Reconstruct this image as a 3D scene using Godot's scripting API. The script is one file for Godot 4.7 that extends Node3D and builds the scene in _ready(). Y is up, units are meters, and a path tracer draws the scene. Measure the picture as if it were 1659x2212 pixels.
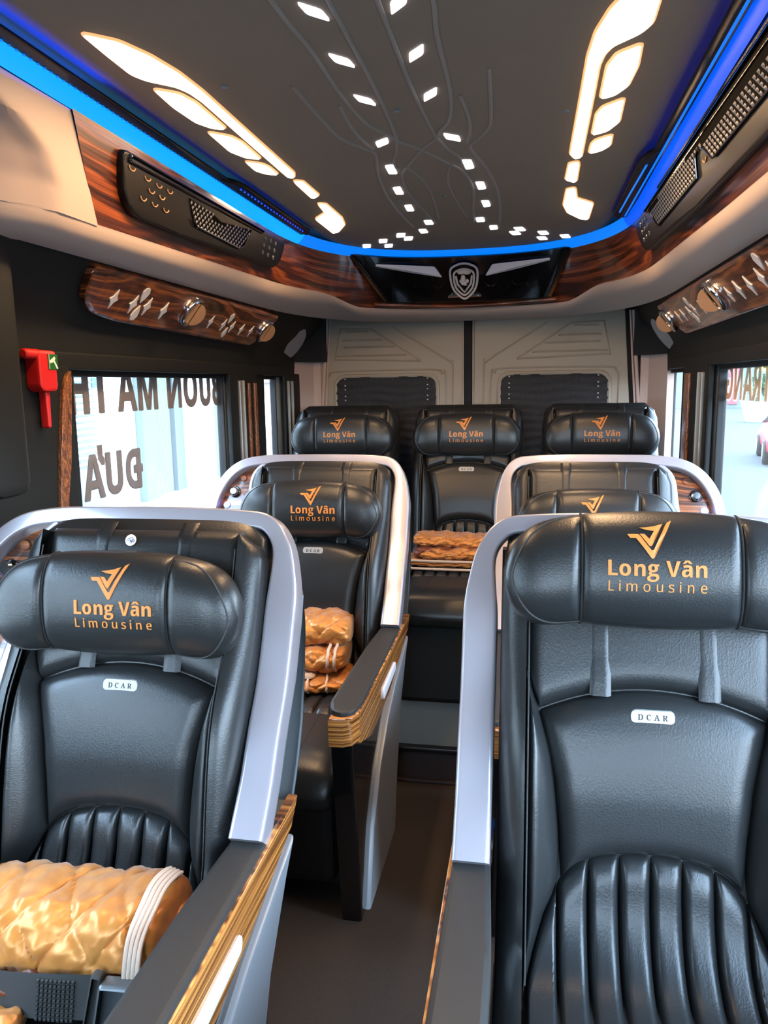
extends Node3D
# Interior of a passenger van. x across (0 = middle of the aisle), y up from the cabin floor, -z towards the back.

var M := {}
var texts := {}
var names := {}


class Geo:
	var p := PackedVector3Array()   # corners of triangles, counter-clockwise seen from outside

	func tri(a: Vector3, b: Vector3, c: Vector3) -> void:
		p.append(a); p.append(b); p.append(c)

	func quad(a: Vector3, b: Vector3, c: Vector3, d: Vector3) -> void:
		tri(a, b, c); tri(a, c, d)

	func turn(from: int) -> void:
		for i in range(from, p.size(), 3):
			var t := p[i + 1]
			p[i + 1] = p[i + 2]
			p[i + 2] = t

	func fix(from: int) -> void:   # closed pieces: outside outwards
		var mid := Vector3.ZERO
		for i in range(from, p.size()): mid += p[i]
		mid /= maxf(1.0, p.size() - from)
		var vol := 0.0
		for i in range(from, p.size(), 3):
			vol += (p[i] - mid).dot((p[i + 1] - mid).cross(p[i + 2] - mid))
		if vol < 0.0: turn(from)

	func face(from: int, dir: Vector3) -> void:   # open sheets: front towards dir
		var s := 0.0
		for i in range(from, p.size(), 3):
			s += (p[i + 1] - p[i]).cross(p[i + 2] - p[i]).dot(dir)
		if s < 0.0: turn(from)

	func sheet(rows: Array, dir: Vector3, wrap := false) -> Geo:
		var from := p.size()
		for i in rows.size() - 1:
			var a: PackedVector3Array = rows[i]
			var b: PackedVector3Array = rows[i + 1]
			var n := a.size()
			for j in (n if wrap else n - 1):
				quad(a[j], a[(j + 1) % n], b[(j + 1) % n], b[j])
		face(from, dir)
		return self

	func loft(rings: Array, cap0 := true, cap1 := true) -> Geo:
		var from := p.size()
		for i in rings.size() - 1:
			var a: PackedVector3Array = rings[i]
			var b: PackedVector3Array = rings[i + 1]
			var n := a.size()
			for j in n:
				quad(a[j], a[(j + 1) % n], b[(j + 1) % n], b[j])
		for k in 2:
			if (k == 0 and not cap0) or (k == 1 and not cap1): continue
			var r: PackedVector3Array = rings[0] if k == 0 else rings[-1]
			var m := Vector3.ZERO
			for v in r: m += v
			m /= r.size()
			for j in r.size():
				if k == 0: tri(m, r[(j + 1) % r.size()], r[j])
				else: tri(m, r[j], r[(j + 1) % r.size()])
		fix(from)
		return self

	# poly in a plane (u, v), from depth d0 to d1 along w, the edges bevelled; f turns (u, v, w) into a place
	func prism(poly: PackedVector2Array, d0: float, d1: float, bev: float, f: Callable, bev_back := 0.0) -> Geo:
		var from := p.size()
		var q := poly.duplicate()
		if Geometry2D.is_polygon_clockwise(q): q.reverse()
		var levels := []
		if bev_back > 0.0:
			levels.append([inset(q, bev_back), d0])
			levels.append([inset(q, bev_back * 0.3), d0 + bev_back * 0.3])
		levels.append([q, d0 + bev_back])
		levels.append([q, d1 - bev])
		if bev > 0.0:
			levels.append([inset(q, bev * 0.3), d1 - bev * 0.3])
			levels.append([inset(q, bev), d1])
		var rings := []
		for l in levels:
			var r := PackedVector3Array()
			for v in l[0]: r.append(f.call(Vector3(v.x, v.y, l[1])))
			rings.append(r)
		for i in rings.size() - 1:
			var a: PackedVector3Array = rings[i]
			var b: PackedVector3Array = rings[i + 1]
			var n := a.size()
			for j in n: quad(a[j], a[(j + 1) % n], b[(j + 1) % n], b[j])
		var ti := Geometry2D.triangulate_polygon(levels[-1][0])
		for i in range(0, ti.size(), 3): orient_cap(rings[-1], levels[-1][0], ti, i, true)
		ti = Geometry2D.triangulate_polygon(levels[0][0])
		for i in range(0, ti.size(), 3): orient_cap(rings[0], levels[0][0], ti, i, false)
		fix(from)
		return self

	func orient_cap(r: PackedVector3Array, q: PackedVector2Array, ti: PackedInt32Array, i: int, up: bool) -> void:
		var ccw := (q[ti[i + 1]] - q[ti[i]]).cross(q[ti[i + 2]] - q[ti[i]]) > 0.0
		if ccw == up: tri(r[ti[i]], r[ti[i + 1]], r[ti[i + 2]])
		else: tri(r[ti[i]], r[ti[i + 2]], r[ti[i + 1]])

	static func inset(q: PackedVector2Array, d: float) -> PackedVector2Array:
		var o := PackedVector2Array()
		var n := q.size()
		for i in n:
			var a := (q[i] - q[(i + n - 1) % n]).normalized()
			var b := (q[(i + 1) % n] - q[i]).normalized()
			var na := Vector2(-a.y, a.x)
			var nb := Vector2(-b.y, b.x)
			var m := (na + nb)
			if m.length() < 0.3: m = na
			m = m.normalized()
			o.append(q[i] + m * d / maxf(0.5, m.dot(na)))
		return o

	func box(c: Vector3, s: Vector3, bev := 0.0) -> Geo:
		var h := s / 2.0
		var q := PackedVector2Array([Vector2(-h.x, -h.y), Vector2(h.x, -h.y), Vector2(h.x, h.y), Vector2(-h.x, h.y)])
		if bev > 0.0: q = rounded(q, bev, 2)
		return prism(q, -h.z, h.z, bev, func(v): return c + v, bev)

	static func rounded(q: PackedVector2Array, r: float, seg := 4) -> PackedVector2Array:
		var o := PackedVector2Array()
		var n := q.size()
		for i in n:
			var a := q[(i + n - 1) % n] - q[i]
			var b := q[(i + 1) % n] - q[i]
			var rr := minf(r, minf(a.length(), b.length()) * 0.45)
			var s := q[i] + a.normalized() * rr
			var e := q[i] + b.normalized() * rr
			for k in seg + 1:
				var t := float(k) / seg
				o.append(s.lerp(q[i], t).lerp(q[i].lerp(e, t), t))
		return o

	# a profile (x along the given outward direction, y across it) along a path
	func sweep(path: PackedVector3Array, outs: PackedVector3Array, prof: PackedVector2Array, sizes := PackedFloat32Array()) -> Geo:
		var rings := []
		for i in path.size():
			var t := (path[mini(i + 1, path.size() - 1)] - path[maxi(i - 1, 0)]).normalized()
			var o := (outs[i] - t * outs[i].dot(t)).normalized()
			var b := t.cross(o)
			var k := sizes[i] if sizes.size() else 1.0
			var r := PackedVector3Array()
			for v in prof: r.append(path[i] + o * v.x * k + b * v.y)
			rings.append(r)
		return loft(rings)

	func tube(path: PackedVector3Array, r: float, seg := 8, closed := false, flat := 1.0) -> Geo:
		var n := path.size()
		var rings := []
		var o := Vector3.ZERO
		for i in n:
			var t: Vector3
			if closed: t = (path[(i + 1) % n] - path[(i + n - 1) % n]).normalized()
			else: t = (path[mini(i + 1, n - 1)] - path[maxi(i - 1, 0)]).normalized()
			if o == Vector3.ZERO:
				o = t.cross(Vector3.UP if absf(t.y) < 0.9 else Vector3.RIGHT).normalized()
			o = (o - t * o.dot(t)).normalized()
			var b := t.cross(o)
			var ring := PackedVector3Array()
			for k in seg:
				var a := TAU * k / seg
				ring.append(path[i] + o * cos(a) * r + b * sin(a) * r * flat)
			rings.append(ring)
		if closed:
			rings.append(rings[0])
			return loft(rings, false, false)
		return loft(rings)

	func cyl(c: Vector3, axis: Vector3, r: float, h: float, bev := 0.0, seg := 24, r2 := -1.0) -> Geo:
		var a := axis.normalized()
		var u := a.cross(Vector3.UP if absf(a.y) < 0.9 else Vector3.RIGHT).normalized()
		var w := a.cross(u)
		var top := r if r2 < 0.0 else r2
		var rings := []
		for l in [[r - bev, 0.0], [r, bev], [top, h - bev], [top - bev, h]]:
			var ring := PackedVector3Array()
			for k in seg: ring.append(c + a * l[1] + (u * cos(TAU * k / seg) + w * sin(TAU * k / seg)) * l[0])
			rings.append(ring)
		return loft(rings)

	func ball(c: Vector3, r: Vector3, seg := 16) -> Geo:
		var rings := []
		for i in range(1, seg / 2):
			var a := PI * i / (seg / 2)
			var ring := PackedVector3Array()
			for k in seg: ring.append(c + Vector3(cos(TAU * k / seg) * sin(a) * r.x, cos(a) * r.y, sin(TAU * k / seg) * sin(a) * r.z))
			rings.append(ring)
		return loft(rings)

	func add_tris(t: PackedVector3Array, f: Callable) -> Geo:
		var from := p.size()
		for v in t: p.append(f.call(v))
		fix(from)
		return self

	func mesh(crease := 40.0) -> ArrayMesh:
		var n := p.size()
		var fn := PackedVector3Array()
		fn.resize(n / 3)
		var buckets := {}
		for i in range(0, n, 3):
			var c := (p[i + 1] - p[i]).cross(p[i + 2] - p[i])
			fn[i / 3] = c
			for k in 3:
				var key := Vector3i((p[i + k] * 40000.0).round())
				if buckets.has(key): buckets[key].append(i / 3)
				else: buckets[key] = PackedInt32Array([i / 3])
		var lim := cos(deg_to_rad(crease))
		var pos := PackedVector3Array()
		var nor := PackedVector3Array()
		for i in range(0, n, 3):
			var f := fn[i / 3]
			if f.length_squared() < 1e-22: continue
			var fu := f.normalized()
			for k in [0, 2, 1]:
				var s := Vector3.ZERO
				for j in buckets[Vector3i((p[i + k] * 40000.0).round())]:
					var g := fn[j]
					if g.length_squared() > 1e-22 and g.normalized().dot(fu) > lim: s += g
				pos.append(p[i + k])
				nor.append(s.normalized() if s.length_squared() > 1e-24 else fu)
		var a := []
		a.resize(Mesh.ARRAY_MAX)
		a[Mesh.ARRAY_VERTEX] = pos
		a[Mesh.ARRAY_NORMAL] = nor
		var m := ArrayMesh.new()
		m.add_surface_from_arrays(Mesh.PRIMITIVE_TRIANGLES, a)
		return m


# ---------------------------------------------------------------- helpers
func V2(a: Array) -> PackedVector2Array:
	var o := PackedVector2Array()
	for v in a: o.append(Vector2(v[0], v[1]))
	return o


func V3(a: Array) -> PackedVector3Array:
	var o := PackedVector3Array()
	for v in a: o.append(Vector3(v[0], v[1], v[2]))
	return o


func smooth(path: PackedVector3Array, per := 6) -> PackedVector3Array:   # Catmull-Rom
	var o := PackedVector3Array()
	var n := path.size()
	for i in n - 1:
		var a := path[maxi(i - 1, 0)]
		var d := path[mini(i + 2, n - 1)]
		for k in per: o.append(path[i].cubic_interpolate(path[i + 1], a, d, float(k) / per))
	o.append(path[n - 1])
	return o


func curve2(q: PackedVector2Array, per := 4) -> PackedVector2Array:   # closed smooth outline
	var o := PackedVector2Array()
	var n := q.size()
	for i in n:
		for k in per: o.append(q[i].cubic_interpolate(q[(i + 1) % n], q[(i + n - 1) % n], q[(i + 2) % n], float(k) / per))
	return o


func lut(t: Array, y: float) -> float:
	if y <= t[0][0]: return t[0][1]
	for i in t.size() - 1:
		if y <= t[i + 1][0]:
			return lerpf(t[i][1], t[i + 1][1], (y - t[i][0]) / (t[i + 1][0] - t[i][0]))
	return t[-1][1]


func spow(a: float, e: float) -> float:
	return signf(a) * pow(absf(a), e)


func numbered(called: String) -> String:
	if not names.has(called):
		names[called] = 0
		return called
	names[called] += 1
	return "%s_%03d" % [called, names[called]]


func obj(called: String, g: Geo, m: Material, parent: Node3D = null, crease := 40.0) -> MeshInstance3D:
	var o := MeshInstance3D.new()
	o.mesh = g.mesh(crease)
	o.material_override = m
	o.cast_shadow = GeometryInstance3D.SHADOW_CASTING_SETTING_ON
	if parent == null:
		o.name = numbered(called)
		add_child(o)
	else:
		o.name = called
		parent.add_child(o, true)
	return o


func same(called: String, mesh: Mesh, m: Material, parent: Node3D, at := Transform3D()) -> MeshInstance3D:
	var o := MeshInstance3D.new()
	o.mesh = mesh
	o.material_override = m
	o.transform = at
	o.name = called
	parent.add_child(o, true)
	return o


func tag(o: Node3D, label: String, category: String, group := "") -> void:
	o.set_meta("label", label)
	o.set_meta("category", category)
	if group: o.set_meta("group", group)


func thing(called: String, label: String, category: String, at := Vector3.ZERO, group := "") -> Node3D:
	var o := Node3D.new()
	o.name = numbered(called)
	o.position = at
	add_child(o)
	tag(o, label, category, group)
	return o


func struct(called: String, label: String, g: Geo = null, m: Material = null, crease := 40.0) -> Node3D:
	var o: Node3D
	if g:
		o = obj(called, g, m, null, crease)
	else:
		o = Node3D.new()
		o.name = numbered(called)
		add_child(o)
	o.set_meta("kind", "structure")
	o.set_meta("label", label)
	return o


func stuff(o: Node3D) -> Node3D:
	o.set_meta("kind", "stuff")
	return o


# triangles of a word: its left edge at -w/2, its right edge at w/2, baseline at 0, thickness 0..1 along z
func word(s: String, w: float, bold := true, h := 0.0, serif := false) -> PackedVector3Array:
	var key := "%s|%f|%s|%f|%s" % [s, w, bold, h, serif]
	if texts.has(key): return texts[key]
	var raw := _raw(s, bold, serif)
	var base := _raw("L", bold, serif)
	var lo := Vector3(1e9, 1e9, 1e9)
	var hi := -lo
	for v in raw:
		lo = lo.min(v); hi = hi.max(v)
	var b0 := 1e9
	var b1 := -1e9
	for v in base:
		b0 = minf(b0, v.y); b1 = maxf(b1, v.y)
	var k := w / (hi.x - lo.x) if w > 0.0 else h / (b1 - b0)
	var ky := h / (b1 - b0) if h > 0.0 else k
	var o := PackedVector3Array()
	for v in raw:
		o.append(Vector3((v.x - (lo.x + hi.x) / 2.0) * k, (v.y - b0) * ky, (v.z - lo.z) / (hi.z - lo.z)))
	texts[key] = o
	return o


func _raw(s: String, bold: bool, serif: bool) -> PackedVector3Array:
	var f := SystemFont.new()
	f.font_names = PackedStringArray(["Droid Serif" if serif else "Droid Sans"])
	f.font_weight = 700 if bold else 400
	var t := TextMesh.new()
	t.font = f
	t.text = s
	t.font_size = 64
	t.pixel_size = 0.01
	t.depth = 0.05
	t.curve_step = 1.0
	var a := t.get_mesh_arrays()
	var v: PackedVector3Array = a[Mesh.ARRAY_VERTEX]
	var ix = a[Mesh.ARRAY_INDEX]
	var o := PackedVector3Array()
	if ix == null or ix.size() == 0: return v
	for i in ix: o.append(v[i])
	return o


# ---------------------------------------------------------------- materials
func mat(called: String, c: Color, rough := 0.5, metal := 0.0, spec := 0.5) -> StandardMaterial3D:
	var m := StandardMaterial3D.new()
	m.resource_name = called
	m.albedo_color = c
	m.roughness = rough
	m.metallic = metal
	m.metallic_specular = spec
	M[called] = m
	return m


func glow(called: String, c: Color, e: float, base := Color(0.8, 0.8, 0.8)) -> StandardMaterial3D:
	var m := mat(called, base, 0.4)
	m.emission_enabled = true
	m.emission = c
	m.emission_energy_multiplier = e
	return m


func wood_image(dark: Color, mid: Color, light: Color, rings: float, grain: float, sd: int, bend := 0.3) -> ImageTexture:
	var w := 768
	var h := 384
	var im := Image.create(w, h, false, Image.FORMAT_RGB8)
	var n := FastNoiseLite.new()
	n.seed = sd
	n.frequency = 1.0
	n.noise_type = FastNoiseLite.TYPE_SIMPLEX_SMOOTH
	n.fractal_octaves = 3
	var f := FastNoiseLite.new()
	f.seed = sd + 5
	f.frequency = 1.0
	f.fractal_octaves = 2
	for x in w:
		for y in h:
			var u := float(x) / w
			var v := float(y) / h
			# wraps round in both directions: noise on two circles is dear, so blend at the edges
			var a := _wood(n, f, u, v, rings, grain, bend)
			if u > 0.85: a = lerpf(a, _wood(n, f, u - 1.0, v, rings, grain, bend), (u - 0.85) / 0.15)
			if v > 0.85: a = lerpf(a, _wood(n, f, u, v - 1.0, rings, grain, bend), (v - 0.85) / 0.15)
			a = clampf(a, 0.0, 1.0)
			im.set_pixel(x, y, dark.lerp(mid, a * 2.0) if a < 0.5 else mid.lerp(light, a * 2.0 - 1.0))
	return ImageTexture.create_from_image(im)


func _wood(n: FastNoiseLite, f: FastNoiseLite, u: float, v: float, rings: float, grain: float, bend: float) -> float:
	var warp := n.get_noise_2d(u * 0.9, v * 1.6) * bend + n.get_noise_2d(u * 3.0 + 40.0, v * 4.0) * bend * 0.12
	var r := (v + warp) * rings
	var a := 0.5 + 0.33 * sin(r * TAU) + 0.22 * sin(r * TAU * 2.7 + 1.3)
	a += f.get_noise_2d(u * 5.0, v * 120.0) * grain
	return a


func wood(called: String, tex: ImageTexture, rough: float, coat: float, across := 0.3, along := 0.9) -> StandardMaterial3D:
	var m := mat(called, Color.WHITE, rough)
	m.albedo_texture = tex
	m.uv1_triplanar = true
	m.uv1_scale = Vector3(1.0 / along, 1.0 / across, 1.0 / along)
	m.uv1_triplanar_sharpness = 8.0
	if coat > 0.0:
		m.clearcoat_enabled = true
		m.clearcoat = coat
		m.clearcoat_roughness = 0.06
	return m


func noise_tex(freq: float, normal: bool, sd: int, size := 256, type := FastNoiseLite.TYPE_SIMPLEX_SMOOTH, strength := 4.0) -> NoiseTexture2D:
	var n := FastNoiseLite.new()
	n.seed = sd
	n.noise_type = type
	n.frequency = freq
	n.fractal_octaves = 3
	var t := NoiseTexture2D.new()
	t.width = size
	t.height = size
	t.seamless = true
	t.as_normal_map = normal
	t.bump_strength = strength
	t.noise = n
	return t


func grained(m: StandardMaterial3D, t: Texture2D, scale: float, k: float) -> StandardMaterial3D:
	m.normal_enabled = true
	m.normal_texture = t
	m.normal_scale = k
	m.uv1_triplanar = true
	m.uv1_scale = Vector3.ONE * scale
	return m


func mottled(m: StandardMaterial3D, lo: Color, hi: Color, freq: float, scale: float, sd: int) -> StandardMaterial3D:
	var t := noise_tex(freq, false, sd)
	var g := Gradient.new()
	g.colors = PackedColorArray([lo, hi])
	t.color_ramp = g
	m.albedo_texture = t
	m.albedo_color = Color.WHITE
	m.uv1_triplanar = true
	m.uv1_scale = Vector3.ONE * scale
	return m


func make_materials() -> void:
	var grain := noise_tex(0.12, true, 3, 256, FastNoiseLite.TYPE_CELLULAR, 3.0)
	grained(mat("leather", Color(0.128, 0.132, 0.134), 0.34, 0.0, 0.48), grain, 9.0, 0.18)
	grained(mat("leather_side", Color(0.115, 0.12, 0.122), 0.34, 0.0, 0.48), grain, 9.0, 0.18)
	mat("seam", Color(0.03, 0.03, 0.032), 0.8)
	mat("stitch", Color(0.2, 0.2, 0.2), 0.7)
	grained(mat("arm_leather", Color(0.17, 0.165, 0.16), 0.5, 0.0, 0.4), grain, 12.0, 0.2)
	var fr := mat("frame_paint", Color(0.6, 0.585, 0.615), 0.32, 0.3, 0.5)
	fr.clearcoat_enabled = true
	fr.clearcoat = 0.8
	fr.clearcoat_roughness = 0.08
	var sh := mat("shell_paint", Color(0.42, 0.44, 0.45), 0.28, 0.5, 0.5)
	sh.clearcoat_enabled = true
	sh.clearcoat = 1.0
	sh.clearcoat_roughness = 0.05
	mat("console_white", Color(0.56, 0.58, 0.6), 0.38, 0.2)
	var bg := mat("gloss_black", Color(0.03, 0.03, 0.035), 0.18, 0.0, 0.5)
	bg.clearcoat_enabled = true
	bg.clearcoat = 1.0
	bg.clearcoat_roughness = 0.04
	var pb := mat("pod_black", Color(0.035, 0.033, 0.04), 0.45, 0.0, 0.25)
	pb.clearcoat_enabled = true
	pb.clearcoat = 0.2
	pb.clearcoat_roughness = 0.1
	mat("matt_black", Color(0.055, 0.055, 0.057), 0.7)
	grained(mat("wall_black", Color(0.075, 0.085, 0.083), 0.6, 0.0, 0.35), grain, 12.0, 0.15)
	mat("chrome", Color(0.85, 0.85, 0.86), 0.12, 1.0)
	mat("badge", Color(0.62, 0.61, 0.59), 0.45, 0.2)
	mat("ink", Color(0.05, 0.05, 0.05), 0.6)
	mat("print_blue", Color(0.12, 0.14, 0.4), 0.6)
	mat("thread", Color(0.78, 0.48, 0.2), 0.55)
	mat("mid_thread", Color(0.76, 0.5, 0.24), 0.55)
	M.dark_wood = wood("dark_wood", wood_image(Color(0.14, 0.055, 0.035), Color(0.34, 0.155, 0.08), Color(0.58, 0.3, 0.14), 6.0, 0.5, 11, 0.3), 0.3, 1.0, 0.34, 1.6)
	M.panel_wood = wood("panel_wood", wood_image(Color(0.15, 0.07, 0.04), Color(0.38, 0.2, 0.1), Color(0.66, 0.38, 0.18), 8.0, 0.5, 23, 0.32), 0.28, 0.8, 0.3, 1.2)
	M.arm_wood = wood("arm_wood", wood_image(Color(0.32, 0.17, 0.07), Color(0.62, 0.38, 0.18), Color(0.82, 0.58, 0.3), 9.0, 0.9, 31, 0.18), 0.25, 0.8, 0.16, 2.6)
	M.trim_wood = wood("trim_wood", wood_image(Color(0.25, 0.13, 0.06), Color(0.45, 0.26, 0.13), Color(0.62, 0.4, 0.2), 14.0, 0.6, 37), 0.4, 0.3, 0.9, 0.06)
	mat("cream", Color(0.68, 0.61, 0.565), 0.6)
	mat("door_cream", Color(0.62, 0.575, 0.515), 0.6)
	mat("pillar_cream", Color(0.72, 0.63, 0.59), 0.6)
	mottled(mat("ceiling", Color.WHITE, 0.75), Color(0.58, 0.5, 0.42), Color(0.62, 0.54, 0.46), 0.3, 6.0, 5)
	mat("ridge", Color(0.64, 0.59, 0.54), 0.5)
	mottled(mat("carpet", Color.WHITE, 0.95, 0.0, 0.2), Color(0.14, 0.125, 0.115), Color(0.32, 0.29, 0.27), 0.45, 5.0, 7)
	mottled(mat("carpet_step", Color.WHITE, 0.95, 0.0, 0.2), Color(0.2, 0.22, 0.22), Color(0.34, 0.37, 0.37), 0.45, 5.0, 8)
	mat("riser", Color(0.16, 0.12, 0.12), 0.6)
	mat("nosing", Color(0.05, 0.05, 0.055), 0.4)
	var st := mottled(mat("satin", Color.WHITE, 0.36, 0.25), Color(0.7, 0.42, 0.16), Color(0.82, 0.55, 0.25), 0.05, 2.0, 9)
	st.rim_enabled = true
	st.rim = 0.4
	var sb := mat("satin_brown", Color(0.42, 0.2, 0.11), 0.4, 0.15)
	sb.rim_enabled = true
	sb.rim = 0.3
	mat("lining", Color(0.78, 0.68, 0.6), 0.6)
	mat("webbing", Color(0.19, 0.19, 0.185), 0.75)
	mat("buckle", Color(0.36, 0.38, 0.39), 0.25, 0.4)
	mat("red_plastic", Color(0.78, 0.1, 0.09), 0.4)
	mat("sign_green", Color(0.02, 0.36, 0.12), 0.5)
	mat("sign_white", Color(0.9, 0.88, 0.82), 0.5)
	mat("vent_beige", Color(0.62, 0.47, 0.34), 0.5)
	mat("inlay", Color(0.8, 0.79, 0.79), 0.3, 0.0)
	mat("stud", Color(0.82, 0.82, 0.84), 0.3, 0.85)
	mat("grille_black", Color(0.04, 0.04, 0.042), 0.95, 0.0, 0.1)
	mat("speaker", Color(0.62, 0.6, 0.6), 0.8)
	mottled(mat("curtain", Color.WHITE, 0.7), Color(0.06, 0.055, 0.065), Color(0.15, 0.14, 0.16), 0.06, 3.0, 17)
	mat("frame_gray", Color(0.56, 0.59, 0.6), 0.4)
	mat("rail", Color(0.55, 0.54, 0.52), 0.3, 0.5)
	var gl := mat("glass", Color(0.93, 0.97, 0.98, 0.06), 0.02, 0.0, 0.22)
	gl.transparency = BaseMaterial3D.TRANSPARENCY_ALPHA
	mat("letter_brown", Color(0.3, 0.21, 0.18), 0.6)
	mat("letter_edge", Color(0.42, 0.4, 0.38), 0.6)
	var lg := mat("letter_gold", Color(0.72, 0.52, 0.16, 0.6), 0.6)
	lg.transparency = BaseMaterial3D.TRANSPARENCY_ALPHA
	var lw := mat("letter_white", Color(0.95, 0.97, 0.95, 0.22), 0.6)
	lw.transparency = BaseMaterial3D.TRANSPARENCY_ALPHA
	glow("lamp_glow", Color(1.0, 0.9, 0.74), 2.4, Color(0.9, 0.88, 0.84))
	glow("painted_halo", Color(1.0, 0.74, 0.45), 0.6, Color(0.8, 0.7, 0.6))  # warm glow colour for the halo round the lenses, not a lamp part
	glow("led_glow", Color(0.93, 0.93, 1.0), 1.6)
	glow("cove_left", Color(0.0, 0.66, 1.0), 0.7, Color(0.1, 0.2, 0.4))
	glow("cove_rear", Color(0.0, 0.5, 1.0), 0.62, Color(0.1, 0.2, 0.4))
	glow("cove_right", Color(0.0, 0.36, 1.0), 0.58, Color(0.1, 0.2, 0.4))
	glow("cove_up", Color(0.06, 0.2, 1.0), 2.6, Color(0.1, 0.1, 0.3))
	glow("cove_up_strong", Color(0.04, 0.24, 1.0), 24.0, Color(0.1, 0.1, 0.3))
	glow("neon", Color(0.0, 0.5, 1.0), 0.6, Color(0.1, 0.2, 0.4))
	glow("led_blue", Color(0.1, 0.35, 1.0), 2.0)
	mat("white_gloss", Color(0.85, 0.85, 0.87), 0.2)
	mat("plaster", Color(0.86, 0.86, 0.84), 0.9)
	mat("plaster_gray", Color(0.36, 0.4, 0.41), 0.95, 0.0, 0.2)
	mat("gate_green", Color(0.4, 0.44, 0.36), 0.7, 0.0, 0.2)
	mat("shade_dark", Color(0.12, 0.14, 0.13), 0.9)
	mottled(mat("asphalt", Color.WHITE, 0.95, 0.0, 0.12), Color(0.25, 0.26, 0.265), Color(0.31, 0.32, 0.325), 0.2, 1.0, 12)
	mottled(mat("paving", Color.WHITE, 0.9), Color(0.52, 0.46, 0.42), Color(0.62, 0.57, 0.52), 0.1, 1.0, 13)
	mat("car_red", Color(0.75, 0.08, 0.12), 0.25)
	mat("car_glass", Color(0.05, 0.06, 0.07), 0.1)
	mat("tyre", Color(0.05, 0.05, 0.05), 0.8)
	mat("hub", Color(0.55, 0.57, 0.6), 0.3, 0.6)
	mat("pot", Color(0.55, 0.62, 0.65), 0.7)
	mat("leaf", Color(0.12, 0.24, 0.13), 0.6)
	mat("sign_red", Color(0.72, 0.2, 0.22), 0.6)
	mat("sign_yellow", Color(0.75, 0.62, 0.25), 0.6)
	mat("sign_blue", Color(0.2, 0.4, 0.75), 0.6)
	mat("tarp", Color(0.3, 0.42, 0.58), 0.6)
	mat("van_outside", Color(0.7, 0.7, 0.7), 0.4)


# ---------------------------------------------------------------- the scene
func _ready() -> void:
	# camera
	var cam := Camera3D.new()
	cam.name = "camera"
	cam.fov = 67.348
	cam.near = 0.05
	cam.far = 200.0
	add_child(cam)
	var fwd := Vector3(-0.183226, -0.162248, -0.969589)
	cam.transform = Transform3D(Basis.looking_at(fwd, Vector3(-0.014404, 0.986624, -0.162377)), Vector3(0.27, 1.38, 0.0))
	cam.current = true
	# sky and exposure
	var env := Environment.new()
	env.tonemap_mode = Environment.TONE_MAPPER_LINEAR
	env.tonemap_exposure = 1.6
	env.background_mode = Environment.BG_SKY
	var sky := Sky.new()
	var sm := ProceduralSkyMaterial.new()
	sm.sky_top_color = Color(0.74, 0.87, 1.0)
	sm.sky_horizon_color = Color(0.86, 0.94, 1.0)
	sm.ground_horizon_color = Color(0.7, 0.72, 0.74)
	sm.ground_bottom_color = Color(0.5, 0.5, 0.5)
	sm.sky_energy_multiplier = 3.2
	sm.ground_energy_multiplier = 1.0
	sky.sky_material = sm
	env.sky = sky
	env.sdfgi_enabled = true
	env.ssao_enabled = true
	env.ssil_enabled = true
	var we := WorldEnvironment.new()
	we.name = "environment"
	we.environment = env
	add_child(we)
	# the two ceiling lamps' own light
	for s in [-1, 1]:
		for q in [[0.385, -1.85, 0.03, 0.75, 0.4], [0.43, -1.42, 0.07, 0.22, 0.18], [0.44, -1.85, 0.05, 0.6, 0.3], [0.425, -2.85, 0.05, 0.2, 0.22]]:
			var al := AreaLight3D.new()
			al.name = "ceiling_lamp_light"
			al.light_color = Color(1.0, 0.81, 0.6)
			al.light_energy = q[4]
			al.area_size = Vector2(q[2], q[3])
			al.area_range = 8.0
			al.area_attenuation = 2.0
			al.shadow_enabled = true
			al.position = Vector3(s * q[0], 1.952, q[1])
			al.rotation_degrees = Vector3(-90, 0, 0)
			add_child(al, true)
	make_materials()
	build_shell()
	build_overhead()
	build_ceiling()
	build_windows()
	build_outside()
	build_seats()
	build_small()


func boxes(g: Geo, list: Array) -> Geo:   # [x0, x1, y0, y1, z0, z1]
	for b in list:
		g.box(Vector3((b[0] + b[1]) / 2.0, (b[2] + b[3]) / 2.0, (b[4] + b[5]) / 2.0), Vector3(absf(b[1] - b[0]), absf(b[3] - b[2]), absf(b[5] - b[4])))
	return g


const ZF := 2.3   # front end of the cabin shell

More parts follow.
